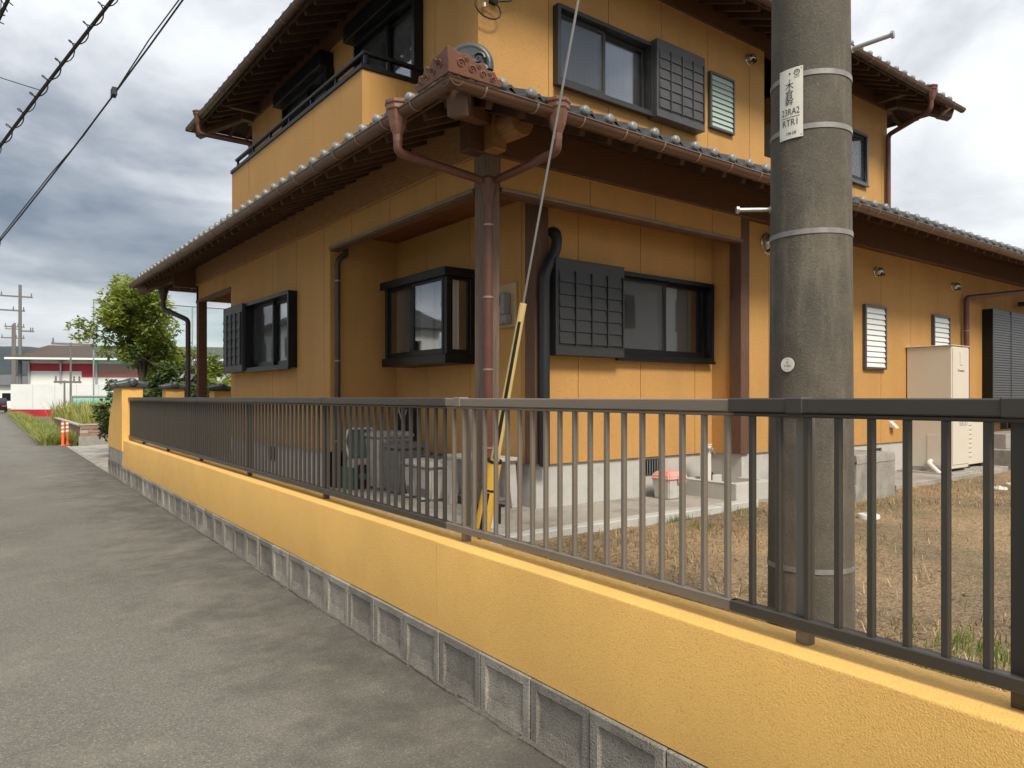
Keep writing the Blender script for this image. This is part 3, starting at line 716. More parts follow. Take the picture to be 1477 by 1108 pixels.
# tall louvred shutter door at the east
def big_shutter(a0, a1, z0, z1):
    f = MB().box(a0, a1, -0.16, -0.002, z0, z1).build('louver_shutter', 'black_frame', ho, xf=FS.p, bevel=.004)
    mid_ = (a0 + a1) / 2
    n = 42; h = (z1 - z0 - 0.1) / n
    sl = MB().prism([(-.168, 0.004), (-.160, 0.0), (-.160, h * .8), (-.163, h * .8)], lambda d, z, x: FS.p(x, d, z), 0, (a1 - a0) / 2 - 0.06).mesh('slat', 'shutter_grey', off=(0, 0, 0))
    for i in range(n):
        for x in (a0 + .04, mid_ + .02): inst(sl, 'slat', f, (x, 0, z0 + .05 + h * i))
    MB().box(mid_ - .02, mid_ + .02, -.172, -.16, z0, z1).build('stile', 'shutter_grey', f, xf=FS.p)
    MB().box(a0, a0 + .035, -.172, -.16, z0, z1).build('stile', 'shutter_grey', f, xf=FS.p)
    MB().box(a0, a1, -.19, -.16, z0 - .03, z0 + .01).build('sill', 'shutter_grey', f, xf=FS.p)
big_shutter(13.95, 15.6, 1.12, 3.02)
sliding_window(FS, 15.6, 16.2, 1.0, 3.0, proud=0.06, screen=None)

# lintel walls over the recess, flashing, soffit
FLW = FR('y', XO); FLS = FR('x', YO)
wall_run(FLW, -8.25, -YO - 0.16, ZL, 3.75, seam=-8.25 + .6, thick=.10); wall_run(FLS, XO + .16, XR + 0.0, ZL, 3.75, seam=XO + .16 + 1.05, thick=.10)
MB().box(-8.25, -YO - .16, -.022, .10, ZL - .028, ZL - .0).build('flashing', 'flashing', ho, xf=FLW.p, bevel=.004)
MB().box(XO + .16, XR, -.022, .10, ZL - .028, ZL - .0).build('flashing', 'flashing', ho, xf=FLS.p, bevel=.004)
MB().box(-8.25, -YO - .16, -.004, .10, ZL - .050, ZL - .029).build('lintel', 'beam_wood', ho, xf=FLW.p)
MB().box(XO + .16, XR, -.004, .10, ZL - .050, ZL - .029).build('lintel', 'beam_wood', ho, xf=FLS.p)
sf = MB().box(XO + .1, XI, 5.1, 8.25, ZS + .022, ZS + .04).box(XI, XR, 5.1, YI, ZS + .022, ZS + .04).build('soffit', 'deck_wood', ho)
yy = 5.12
while yy < 8.2:
    MB().box(XO + .10, XI - .002, yy + .003, yy + .097, ZS, ZS + .02).build('soffit_board', 'soffit_wood', sf); yy += .1
xx = XI + .002
while xx < XR - .05:
    MB().box(xx + .003, xx + .097, YO + .10, YI - .002, ZS, ZS + .02).build('soffit_board', 'soffit_wood', sf); xx += .1
# far porch (open) beyond the west wall
wall_run(FLW, -14.35, -12.20, ZL, 3.75, thick=.10)
MB().box(-14.35, -12.2, -.012, .10, ZL - .05, ZL).build('lintel', 'beam_wood', ho, xf=FLW.p)
MB().box(XO + .1, 6.0, 12.3, 14.4, ZS, ZS + .03).build('porch_ceiling', 'soffit_wood', ho)
MB().box(XO + .05, 12.7, 12.2, 12.32, ZF, 3.75).build('wall', 'siding', ho)
MB().box(5.9, 6.0, 12.32, 14.4, ZF, 3.75).build('wall', 'siding', ho)
MB().box(XO + .1, 6.0, 14.28, 14.38, ZL, 3.75).build('wall', 'siding', ho)
MB().box(6.0, 16.9, 14.28, 14.38, ZF, 3.75).build('wall', 'siding', ho); MB().box(16.9, 17.0, YO + .2, 14.38, ZF, 3.75).build('wall', 'siding', ho)
# posts
def post(x, y, wd, z0, z1, m, nm='post'): return MB().box(x - wd/2, x + wd/2, y - wd/2, y + wd/2, z0, z1).build(nm, m, ho, bevel=.006)
cpst = post(XO + .075, YO + .075, .155, AZ + .16, ZB + .01, 'corner_post_wood')
MB().box(XO - .012, XO + .162, YO - .012, YO + .162, AZ - .01, AZ + .17).build('post_shoe', 'black_plastic', cpst, bevel=.004)
post(XI - .006 + .07, YI - .006 + .07, .165, ZF - .01, ZS, 'post_wood')
post(XR + .055, YO + .075, .16, ZF - .01, ZB + .01, 'post_wood')
post(XO + .075, 14.27, .15, AZ, ZB + .01, 'beam_wood'); post(XO + .075, 14.27 - .0, .10, AZ - .01, AZ, 'foundation', 'post_base')
# foundation
fd = MB()
for x0, x1, y0, y1 in ((XO + .03, XO + .2, 8.28, 12.2), (XO + .03, XI, 8.28, 8.45), (XI + .03, XI + .2, YI + .03, 8.28), (XI + .201, XR + .3, YI + .03, YI + .2), (XR + .03, XR + .2, YO + .03, YI + .029), (XR + .201, 17.0, YO + .085, YO + .25), (XO + .201, 12.7, 12.0, 12.2)):
    fd.box(x0, x1, y0, y1, GZ - .1, ZF - .013)
fdo = fd.build('foundation', 'foundation', ho)
def fvent(F, a0, a1, z0, z1):
    v = MB().ring(a0, a1, z0, z1, .012, -.006, .02).build('foundation_vent', 'frame_grey', ho, xf=F.p)
    for i in range(8):
        x = a0 + .02 + (a1 - a0 - .04) * i / 7
        MB().box(x - .008, x + .008, -.002, .01, z0 + .01, z1 - .01).build('vent_bar', 'bin_grey', v, xf=F.p)
    MB().box(a0 + .01, a1 - .01, .0, .004, z0 + .01, z1 - .01).build('vent_back', 'black_plastic', v, xf=F.p)
fvent(FR('x', YI + .03), 5.93, 6.25, .66, .84); fvent(FR('y', XO + .03), -10.5, -10.15, .62, .82); fvent(FR('x', YO + .085), 10.1, 10.5, .62, .80)

# ---- upper storey ---------------------------------------------------
ZU0, ZU1 = 4.05, 6.42
UW = (5.19, 6.72, 4.93, 5.80); UJ = (7.86, 8.38, 5.06, 5.80)
wall_run(F2S, X2, 9.12, ZU0, ZU1 + .15, [(UW[0] + .02, UW[1] - .02, UW[2] + .02, UW[3] - .02), (UJ[0] + .01, UJ[1] - .01, UJ[2] + .01, UJ[3] - .01)], seam=X2 + .93)
sliding_window(F2S, *UW, proud=.09, curtains=((0.0, 1.0, 'lace'),), seed=31, frame='shutter', sash='shutter')
shutter_box(F2S, 6.70, 7.60, 4.90, 5.84, d=.16, m='shutter_grey')
jalousie(F2S, *UJ, 10, 'slat_glass')
UW2 = (11.0, 11.97, 5.00, 5.84)
wall_run(F2S, 10.9, 12.70, ZU0, ZU1 + .15, [(UW2[0] + .02, UW2[1] - .02, UW2[2] + .02, UW2[3] - .02)], seam=10.9 + .7)
sliding_window(F2S, *UW2, proud=.05, curtains=((0.6, 1.0, 'curtain'),), seed=41, frame='frame_grey', screen='right')
MB().box(9.0, 9.12, Y2 + .115, 7.5, ZU0, ZU1 + .15).build('wall', 'siding', ho); MB().box(10.9, 11.0, Y2 + .115, 7.5, ZU0, ZU1 + .15).build('wall', 'siding', ho)
FRB = FR('x', 7.5)
wall_run(FRB, 9.0, 11.0, ZU0, ZU1 + .15, [(9.3, 10.7, 4.6, 5.9)]); sliding_window(FRB, 9.28, 10.72, 4.6, 5.92, proud=.05, screen=None)
MB().box(9.12, 10.9, Y2 + .02, Y2 + .10, ZU0, 4.95).build('loggia_parapet', 'siding', ho)
D2 = (-8.85, -7.25, 4.70, 6.12); V2 = (-11.5, -9.70, 5.15, 6.12)
wall_run(F2W, -13.2, -Y2 - 0.0202, ZU0, ZU1 + .15, [(D[0] + .02, D[1] - .02, D[2] + .02, D[3] - .02) for D in (D2, V2)], seam=-13.2 + .8)
for D, sd, cu in ((D2, 51, ((0.5, 1.0, 'lace'), (0.05, 0.25, 'curtain'))), (V2, 61, ((0.55, 0.9, 'curtain'),))):
    sliding_window(F2W, *D, proud=.08, curtains=cu, seed=sd)
    MB().box(D[0] - .06, D[1] + .04, -.20, -.002, D[3], D[3] + .22).build('shutter_housing', 'black_frame', ho, xf=F2W.p, bevel=.006)
    MB().box(D[1] + .0, D[1] + .06, -.12, -.002, D[2], D[3]).build('shutter_guide', 'black_frame', ho, xf=F2W.p)
MB().box(12.58, 12.7, Y2 + .115, 13.2, ZU0, ZU1 + .15).build('wall', 'siding', ho); MB().box(X2 + .02, 12.58, 13.08, 13.2, ZU0, ZU1 + .15).build('wall', 'siding', ho)
# balcony on the west side
XB = 3.44; B0, B1, BT = 7.17, 11.80, 5.02
bal = MB().box(XB + .02, X2 - .001, B0 + .02, B1, 4.06, 4.25).build('balcony', 'siding', ho)
def bpanel(F, a0, a1, sm):
    s = a0; e_ = [a0]
    s += sm
    while s < a1 - .05: e_.append(s); s += .91
    e_.append(a1)
    for p, q in zip(e_[:-1], e_[1:]): MB().box(p + (.0025 if p > a0 else 0), q - (.0025 if q < a1 else 0), 0, .10, 4.005, BT).build('balcony_panel', 'siding_streaked', bal, xf=F.p)
bpanel(FR('y', XB), -B1, -B0, .4); bpanel(FR('x', B0), XB + .101, X2 - .001, .5)
MB().box(XB - .02, XB + .12, B0 - .02, B1 + .02, BT, BT + .055).build('coping', 'black_frame', bal, bevel=.005)
MB().box(XB + .121, X2 - .002, B0 - .02, B0 + .12, BT, BT + .055).build('coping', 'black_frame', bal, bevel=.005)
rl_ = MB(); rl_.box(XB + .015, XB + .075, B0 + .0, B1 - .1, BT + .17, BT + .215); rl_.box(XB + .076, X2 - .003, B0 + .0, B0 + .06, BT + .17, BT + .215)
rl_.build('handrail', 'black_frame', bal, bevel=.01)
for i in range(7): 
    yv = B0 + .03 + i * .74; MB().box(XB + .03, XB + .06, yv - .015, yv + .015, BT + .05, BT + .172).build('rail_stay', 'black_frame', bal)
for xv in (XB + .32, XB + .62): MB().box(xv - .015, xv + .015, B0 + .015, B0 + .045, BT + .05, BT + .172).build('rail_stay', 'black_frame', bal)

# ---- roofs ----------------------------------------------------------
SL = 0.42; TP = 0.265
def eave_tile_mesh():
    m = MB(); nx, w = 16, TP
    def zt(s):                                  # S profile across the tile, s in 0..1: flat pan then roll
        return -0.020 * sin(pi * min(s / 0.62, 1)) + (0.046 * sin(pi * (s - 0.62) / 0.38) if s > 0.62 else 0)
    prof = [(s / nx, zt(s / nx)) for s in range(nx + 1)]
    # top surface going up the slope (local +y), front lip hanging down at y=0
    b = 0
    for (s, z) in prof: m.v += [(s * w, 0.0, z), (s * w, 0.30, z + 0.30 * SL), (s * w, 0.004, z - 0.058 - 0.012 * sin(pi * s)), (s * w, 0.022, z - 0.056 - 0.012 * sin(pi * s)), (s * w, 0.30, z + 0.30 * SL - 0.016)]
    for i in range(nx):
        a, c = i * 5, (i + 1) * 5
        m.f += [(a, c, c+1, a+1), (a, a+2, c+2, c), (a+2, a+3, c+3, c+2), (a+3, a+4, c+4, c+3)]
    # round end
    return m.mesh('eave_tile', 'tile', smooth=True)
def knob_mesh():
    m = MB(); pr = [(.0, -.026), (.020, -.024), (.034, -.016), (.042, -.003), (.043, .03), (.036, .04)]
    m.lathe(pr, n=14, fn=lambda x, y, z: (x, z, y), caps=True)
    return m.mesh('round_end', 'tile_knob', smooth=True)
ETM, KNM = eave_tile_mesh(), knob_mesh()
def make_roof(x0, x1, y0, y1, ze, cap, sides, nm, wall_run_len, rafters):
    """x0.. : eave lines of the tiles; ze: height of the pan of the eave tile; sides to detail"""
    rc = (cap - ze) / SL
    o = [(x0 + .07, y0 + .07), (x1 - .07, y0 + .07), (x1 - .07, y1 - .07), (x0 + .07, y1 - .07)]
    i_ = [(x0 + rc, y0 + rc), (x1 - rc, y0 + rc), (x1 - rc, y1 - rc), (x0 + rc, y1 - rc)]
    d = MB()
    lo = ze - .060 + SL * .07
    d.v = [(a, b, lo) for a, b in o] + [(a, b, cap - .060) for a, b in i_] + [(a, b, lo + .022) for a, b in o] + [(a, b, cap - .038) for a, b in i_]
    for k_ in range(4):
        n_ = (k_ + 1) % 4
        d.f += [(k_, n_, 4 + n_, 4 + k_), (8 + k_, 12 + k_, 12 + n_, 8 + n_), (k_, 8 + k_, 8 + n_, n_)]
    d.f += [(4, 5, 6, 7), (12, 15, 14, 13)]
    ro = d.build(nm, 'deck_wood', ho)
    # tiled surfaces with courses and rolls
    t = MB()
    def surf(side):
        Ln = (y1 - y0) if side in 'WE' else (x1 - x0)
        ncol = int(Ln / TP); nc = int(rc / .24) + 1
        px = 8
        def P(s, r_, h):
            z = ze + SL * r_ + h
            if side == 'W': return (x0 + r_, y0 + s, z)
            if side == 'S': return (x0 + s, y0 + r_, z)
            if side == 'N': return (x0 + s, y1 - r_, z)
            return (x1 - r_, y0 + s, z)
        for c in range(nc):
            r0, r1 = c * .24, min((c + 1) * .24, rc)
            if r1 - r0 < .02: continue
            sa, sb = r0 + .02, Ln - r0 - .02
            n = max(2, int((sb - sa) / TP * px)); b = len(t.v)
            for k_ in range(n + 1):
                s = sa + (sb - sa) * k_ / n; q = ((s / TP) % 1.0)
                h = -0.020 * sin(pi * min(q / .62, 1)) + (.046 * sin(pi * (q - .62) / .38) if q > .62 else 0)
                t.v += [P(s, r0, h + .012), P(s, r1, h), P(s, r0, h - .01)]
            for k_ in range(n):
                a, c2 = b + 3 * k_, b + 3 * k_ + 3
                t.f += [(a, c2, c2 + 1, a + 1), (a + 2, c2 + 2, c2, a)]
    for sd in 'WSNE': surf(sd)
    # flat crown
    b = len(t.v); t.v += [(a, c, cap - .01) for a, c in i_]; t.f.append((b, b+1, b+2, b+3))
    t.build('tile_field', 'tile', ro, smooth=False)['kind'] = 'stuff'
    # eave tiles, one by one
    for sd in sides:
        Ln = (y1 - y0) if sd in 'WE' else (x1 - x0); n = int((Ln - .30) / TP); st = (Ln - n * TP) / 2
        for k_ in range(n):
            s = st + k_ * TP; jz = random.uniform(-.004, .004)
            if sd == 'S': loc, rz, kx = (x0 + s, y0 - .03, ze + .004 + jz), 0, (x0 + s + TP * .81, y0 - .036, ze + .022 + jz)
            if sd == 'W': loc, rz, kx = (x0 - .03, y0 + s + TP, ze + .004 + jz), -pi / 2, (x0 - .036, y0 + s + TP * .19, ze + .022 + jz)
            if sd == 'N': loc, rz, kx = (x0 + s + TP, y1 + .03, ze + .004 + jz), pi, (x0 + s + TP * .19, y1 + .036, ze + .022 + jz)
            inst(ETM, 'eave_tile', ro, loc, (0, 0, rz)); inst(KNM, 'round_end', ro, kx, (0, 0, rz))
    # rafters
    rw, rh = .055, .085
    for sd in rafters:
        Ln = (y1 - y0) if sd in 'WE' else (x1 - x0); n = int((Ln - .5) / .303); st = (Ln - n * .303) / 2
        for k_ in range(n + 1):
            s = st + k_ * .303; run = min(wall_run_len, min(s, Ln - s) - .03)
            if run < .2: continue
            z0_ = lo - rh / 2 - .006
            r0 = .085
            if sd == 'S': p, q = (x0 + s, y0 + r0, z0_), (x0 + s, y0 + run, z0_ + SL * (run - r0))
            if sd == 'W': p, q = (x0 + r0, y0 + s, z0_), (x0 + run, y0 + s, z0_ + SL * (run - r0))
            if sd == 'N': p, q = (x0 + s, y1 - r0, z0_), (x0 + s, y1 - run, z0_ + SL * (run - r0))
            if sd == 'E': p, q = (x1 - r0, y0 + s, z0_), (x1 - run, y0 + s, z0_ + SL * (run - r0))
            MB().beam(p, q, rw, rh).build('rafter', 'rafter_wood', ro)
    # fascia behind the gutter and hip rafters
    for sd in rafters:
        f = MB(); z1_ = ze - .028
        if sd == 'S': f.box(x0 + .03, x1 - .03, y0 + .045, y0 + .068, z1_ - .05, z1_)
        if sd == 'W': f.box(x0 + .045, x0 + .068, y0 + .07, y1 - .07, z1_ - .05, z1_)
        if sd == 'N': f.box(x0 + .03, x1 - .03, y1 - .068, y1 - .045, z1_ - .05, z1_)
        if sd == 'E': f.box(x1 - .068, x1 - .045, y0 + .07, y1 - .07, z1_ - .05, z1_)
        f.build('fascia', 'rafter_wood', ro)
    for cx_, cy_, sx, sy in ((x0, y0, 1, 1), (x0, y1, 1, -1), (x1, y0, -1, 1), (x1, y1, -1, -1)):
        L_ = wall_run_len + .25
        hr = MB().beam((cx_ + sx * .07, cy_ + sy * .07, ze - .135), (cx_ + sx * L_, cy_ + sy * L_, ze - .135 + SL * (L_ - .07)), .125, .20).build('hip_rafter', 'beam_wood', ro, bevel=.008)
        MB().beam((cx_ + sx * .045, cy_ + sy * .045, ze - .150), (cx_ + sx * .19, cy_ + sy * .19, ze - .150 + SL * .145), .15, .215).build('rafter_cap', 'gutter', ro, bevel=.012)
        # hip ridge: stacked rolls
        a, c = .30, rc - .05
        hp = [(cx_ + sx * (a + (c - a) * k_ / 8), cy_ + sy * (a + (c - a) * k_ / 8), ze + SL * (a + (c - a) * k_ / 8)) for k_ in range(9)]
        MB().tube([(p[0], p[1], p[2] + .05) for p in hp], .075, 8).build('hip_ridge', 'tile', ro, smooth=True)
        MB().tube([(p[0], p[1], p[2] + .15) for p in hp], .060, 8).build('hip_ridge', 'tile', ro, smooth=True)
    return ro
G1 = (2.64, 17.4, 4.14, 15.38); ZE1 = 3.715      # gutter axes of the lower roof
G2 = (3.35, 13.50, 5.25, 14.10); ZE2 = ZE1 + DZ
r1 = make_roof(G1[0] + .06, G1[1] - .06, G1[2] + .06, G1[3] - .06, ZE1, 4.62, 'WSN', 'lower_roof', 1.25, 'WSN')
r2 = make_roof(G2[0] + .06, G2[1] - .06, G2[2] + .06, G2[3] - .06, ZE2, 8.2, 'WS', 'upper_roof', 1.2, 'WSNE')
# eave beams
MB().box(XO - .03, XO + .11, YO - .16, 14.55, ZB, ZB + .43).build('eave_beam', 'beam_wood_pale', ho, bevel=.008)
MB().box(XO - .18, 17.0, YO - .03, YO + .115, ZB - .004, ZB + .43).build('eave_beam', 'beam_wood', ho, bevel=.008)
MB().box(XO - .4, 17.0, 14.28, 14.40, ZB - .04, ZB + .30).build('eave_beam', 'beam_wood', ho, bevel=.008)
MB().box(X2 - .025, X2 + .10, Y2 - .2, 13.4, ZU1, ZU1 + .26).build('eave_beam', 'beam_wood', ho, bevel=.006)
MB().box(X2 - .2, 12.9, Y2 - .028, Y2 + .10, ZU1 - .003, ZU1 + .27).build('eave_beam', 'beam_wood', ho, bevel=.006)
MB().box(12.60, 12.73, Y2 - .2, 13.4, ZU1 - .006, ZU1 + .26).build('eave_beam', 'beam_wood', ho, bevel=.006)
MB().box(X2 - .2, 12.9, 13.1, 13.23, ZU1 - .009, ZU1 + .26).build('eave_beam', 'beam_wood', ho, bevel=.006)
# outriggers of the upper roof corners
for cx_, cy_, sx, sy in ((X2, 13.2, -1, 1), (12.7, Y2, 1, -1)):
    MB().box(cx_ + sx * .02, cx_ + sx * .78, cy_ - sy * .45, cy_ - sy * .36, ZU1 + .02, ZU1 + .13).build('outrigger', 'beam_wood', ho)
    MB().box(cx_ - sx * .45, cx_ - sx * .36, cy_ + sy * .02, cy_ + sy * .78, ZU1 + .02, ZU1 + .13).build('outrigger', 'beam_wood', ho)
# round log end at the porch corner
lg = MB().tube([(XO + .12, YO - .36, 3.77), (XO + .12, YO - .34, 3.77), (XO + .12, YO + .3, 3.80)], [.115, .125, .13], 20); lg.build('log_end', 'beam_wood_pale', ho, smooth=True)

# ---- gutters --------------------------------------------------------
def gutter(pts_dir, p0, p1, z, r=.055, m='gutter', bracket_pitch=.455):
    p0 = Vector((*p0, z)); p1 = Vector((*p1, z)); d = (p1 - p0).normalized(); sd = Vector((d.y, -d.x, 0)); Ln = (p1 - p0).length
    n = 10; g_ = MB(); nl = max(1, int(Ln / 1.8))
    prof = [(cos(pi + pi * k_ / n) * r, sin(pi + pi * k_ / n) * r) for k_ in range(n + 1)] + [(cos(2 * pi - pi * k_ / n) * (r - .006), sin(2 * pi - pi * k_ / n) * (r - .006)) for k_ in range(n + 1)]
    b = 0
    for q in (p0, p1):
        g_.v += [tuple(q + sd * a + Vector((0, 0, c))) for a, c in prof]
    k_ = len(prof)
    for i in range(k_):
        j = (i + 1) % k_; g_.f.append((i, j, k_ + j, k_ + i))
    g_.f += [tuple(range(k_)), tuple(range(2 * k_ - 1, k_ - 1, -1))]
    go_ = g_.build('gutter', m, ho, smooth=True)
    # rim bead and couplings
    MB().tube([p0 + sd * r, p1 + sd * r], .007, 6).build('rim', m, go_); MB().tube([p0 - sd * r, p1 - sd * r], .007, 6).build('rim', m, go_)
    def half(q, rr, wd):
        mb = MB(); kk = 10
        for e_ in (-wd / 2, wd / 2):
            for ro_ in (rr, rr - .004):
                mb.v += [tuple(q + d * e_ + sd * (cos(pi + pi * k2 / kk) * ro_) + Vector((0, 0, sin(pi + pi * k2 / kk) * ro_))) for k2 in range(kk + 1)]
        for k2 in range(kk):
            a = kk + 1
            mb.f += [(k2, k2 + 1, 2*a + k2 + 1, 2*a + k2), (k2, a + k2, a + k2 + 1, k2 + 1), (2*a + k2, 2*a + k2 + 1, 3*a + k2 + 1, 3*a + k2), (a + k2, 3*a + k2, 3*a + k2 + 1, a + k2 + 1)]
        return mb
    for i in range(1, nl): half(p0 + d * (Ln * i / nl), r + .004, .05).build('coupling', m, go_)
    i = .3
    while i < Ln - .2: half(p0 + d * i, r + .0055, .013).build('bracket', 'bracket', go_); i += bracket_pitch
    return go_
GZ1 = ZE1 - .072
gutter('S', (G1[0] - .055, G1[2]), (G1[1], G1[2]), GZ1); gutter('W', (G1[0], G1[3]), (G1[0], G1[2] - .055), GZ1); gutter('N', (G1[1], G1[3]), (G1[0] - .055, G1[3]), GZ1)
gutter('S', (G2[0] - .055, G2[2]), (G2[1] + .055, G2[2]), GZ1 + DZ); gutter('W', (G2[0], G2[3]), (G2[0], G2[2] - .055), GZ1 + DZ); gutter('N', (G2[1], G2[3]), (G2[0] - .055, G2[3]), GZ1 + DZ)
# ornamented copper corner piece and ridge-end ornament at the street corner
cxg, cyg = G1[0], G1[2]
def corner_fascia(ax):
    pr = [(0, 0), (.40, 0), (.425, .035), (.40, .055), (.37, .045), (.34, .085), (.29, .075), (.25, .115), (.20, .10), (.15, .135), (.08, .13), (0, .15)]
    z = GZ1 + .012
    f = MB()
    if ax == 'S': fn = lambda a, c, d: (cxg - .055 + a - (c * .25 + d) * max(0, 1 - a / .3), cyg - .055 - d * 1.0 - c * .25, z + c)
    else: fn = lambda a, c, d: (cxg - .055 - d * 1.0 - c * .25, cyg - .055 + a - (c * .25 + d) * max(0, 1 - a / .3), z + c)
    f.prism(pr, fn, 0.0, .018); o_ = f.build('corner_ornament', 'gutter_copper', ho, bevel=.003)
    # raised scrolls
    for k_, (a, c, rr) in enumerate(((.09, .07, .032), (.17, .055, .028), (.25, .045, .025), (.33, .032, .02), (.13, .105, .014), (.22, .085, .014), (.30, .062, .012))):
        pts = []
        for j in range(14):
            th = j * .62; q = rr * (1 - j / 16); pts.append(fn(a + q * cos(th), c + q * sin(th), .020))
        MB().tube(pts, .0055, 5).build('scroll', 'gutter_copper', o_, smooth=True)
corner_fascia('S'); corner_fascia('W')
gz = MB().tube([(cxg - .05, cyg + .02, GZ1 - .018), (cxg, cyg, GZ1 - .02), (cxg + .02, cyg - .05, GZ1 - .018)], .05, 10); 
orn = MB()
R45 = Matrix.Rotation(radians(-45), 4, 'Z')
def orn_fn(a, c, d):      # a across, c up, d along the hip (outwards)
    a *= .74; c *= .74; v = Vector((a / sqrt(2) - d / sqrt(2), -a / sqrt(2) - d / sqrt(2), c)); return (3.02 + v.x, 4.50 + v.y, 3.87 + v.z)
hf = [(.20, -.02)] + [(.205 + .035 * sin(pi * k_ / 6), -.02 + .085 * k_ / 6) for k_ in range(1, 6)] + [(.165, .075), (.160, .10)] + [(.175 * cos(pi / 2 * k_ / 9), .115 + .185 * sin(pi / 2 * k_ / 9)) for k_ in range(1, 10)]
out = hf + [(-a, c) for a, c in hf[-2::-1]]
on = orn.prism(out, orn_fn, -.05, .05).build('ridge_ornament', 'tile', ho, bevel=.010, seg=2)
for sgn in (-1, 1):
    for a, c, rr in ((.10, .17, .07), (.14, .06, .055), (.04, .10, .04)):
        pts = [orn_fn(sgn * (a + rr * (1 - j / 16) * cos(j * .55)), c + rr * (1 - j / 16) * sin(j * .55), .056) for j in range(15)]
        MB().tube(pts, .011, 6).build('scroll', 'tile', on, smooth=True)
MB().tube([orn_fn(.205 * cos(pi * (-.06 + 1.12 * k_ / 18)), .115 + .20 * sin(pi * (-.06 + 1.12 * k_ / 18)), .01) for k_ in range(19)], .034, 10).build('rim_roll', 'tile', on, smooth=True)
# ridge-end rolls on the far corner
for k_, (a, zz) in enumerate(((.25, .10), (.40, .22))):
    MB().tube([(G1[0] + a, G1[3] - a, ZE1 + zz + .02), (G1[0] + a - .1, G1[3] - a + .1, ZE1 + zz)], [.07, .075], 12).build('ridge_end', 'tile', ho, smooth=True)
# hoppers and downpipes
def hopper(x, y, z, m='gutter_copper'):
    pr = [(.036, -.24), (.038, -.19), (.060, -.13), (.082, -.02), (.092, -.01), (.092, .02), (.102, .03), (.102, .055), (.09, .055)]
    return MB().lathe(pr, (x, y, z), 8).build('hopper', m, ho, bevel=.003)
def pipe(pts, r, m, nm='downpipe', bands=(), band_m='bracket'):
    o_ = MB().tube(pts, r, 14).build(nm, m, ho, smooth=True)
    for p in bands: MB().tube([Vector(p) - Vector((0, 0, .008)), Vector(p) + Vector((0, 0, .008))], r + .006, 14).build('clip', band_m, o_)
    return o_
def bend(pts, n=5, f=.07):
    """round off the corners of a polyline"""
    P = [Vector(p) for p in pts]; o_ = [P[0]]
    for a, b, c in zip(P[:-2], P[1:-1], P[2:]):
        u = (a - b); v = (c - b); la = min(f, u.length * .45); lb = min(f, v.length * .45); p = b + u.normalized() * la; q = b + v.normalized() * lb
        for k_ in range(n + 1):
            t = k_ / n; o_.append(p * (1 - t) ** 2 + b * 2 * t * (1 - t) + q * t * t)
    o_.append(P[-1]); return o_
hS = (3.55, G1[2] - .02); hW = (G1[0] - .02, 4.86)
hopper(*hS, GZ1 + .02); hopper(*hW, GZ1 + .02)
pc = (XO - .02, YO - .075)
zc_ = 3.28
pipe(bend([(hS[0], hS[1], GZ1 - .2), (hS[0], hS[1], GZ1 - .30), (pc[0] + .045, pc[1] - .02, zc_ + .04), (pc[0], pc[1], zc_ - .06)]), .034, 'pipe_brown')
pipe(bend([(hW[0], hW[1], GZ1 - .2), (hW[0], hW[1], GZ1 - .30), (pc[0] - .045, pc[1] + .02, zc_ + .04), (pc[0], pc[1], zc_ - .06)]), .034, 'pipe_brown')
MB().lathe([(.04, -.16), (.045, -.12), (.066, .0), (.07, .05), (.05, .07)], (pc[0], pc[1], zc_), 12).build('collector', 'pipe_brown', ho, smooth=True)
pipe([(pc[0], pc[1], zc_ - .12), (pc[0], pc[1], .60)], .038, 'pipe_brown', bands=[(pc[0], pc[1], z) for z in (2.95, 2.35, 1.75, 1.1)])
MB().tube([(pc[0], pc[1], .62), (pc[0], pc[1], AZ - .02)], .046, 14).build('drain_sleeve', 'white_plastic', ho, smooth=True)
# dark drain pipe in the recess
pipe(bend([(XO + .16, 8.16, ZL + .1), (XO + .16, 8.16, ZL - .10), (XO + .09, 8.16, ZL - .13), (XO + .06, 8.17, ZL - .20), (XO + .06, 8.17, AZ)], f=.04), .034, 'pipe_dark', bands=[(XO + .06, 8.17, z) for z in (2.9, 1.95, 1.0)])
# far west porch downpipe
hopper(XO - .45, 14.9, 3.50, 'pipe_dark')
pipe(bend([(XO - .45, 14.9, 3.30), (XO - .45, 14.9, 3.18), (XO - .12, 14.45, 2.95), (XO - .12, 14.45, AZ)]), .045, 'pipe_dark')
# south-east downpipe behind the water heater
xe = on_y(1394, 420, YO - .02).x
pipe(bend([(16.2, G1[2], GZ1 - .03), (16.2, G1[2] + .03, GZ1 - .12), (xe, YO - .02, 3.14), (xe, YO - .02, GZ)]), .045, 'pipe_brown', bands=[(xe, YO - .02, z) for z in (2.6, 1.6)])
# upper storey downpipes
hu = on_y(1341, 145, G2[2]).x
hopper(hu, G2[2] - .02, GZ1 + DZ + .02, 'pipe_brown')
xu = 12.62
pipe(bend([(hu, G2[2] - .02, GZ1 + DZ - .2), (hu, G2[2], GZ1 + DZ - .30), (xu, Y2 - .06, 5.98), (xu, Y2 - .06, 4.3)]), .04, 'pipe_brown')
hopper(G2[0] - .02, 13.35, GZ1 + DZ + .02, 'pipe_brown')
pipe(bend([(G2[0] - .02, 13.35, GZ1 + DZ - .2), (G2[0], 13.35, GZ1 + DZ - .3), (X2 - .06, 13.1, 6.0), (X2 - .06, 13.1, 4.4)]), .04, 'pipe_brown')
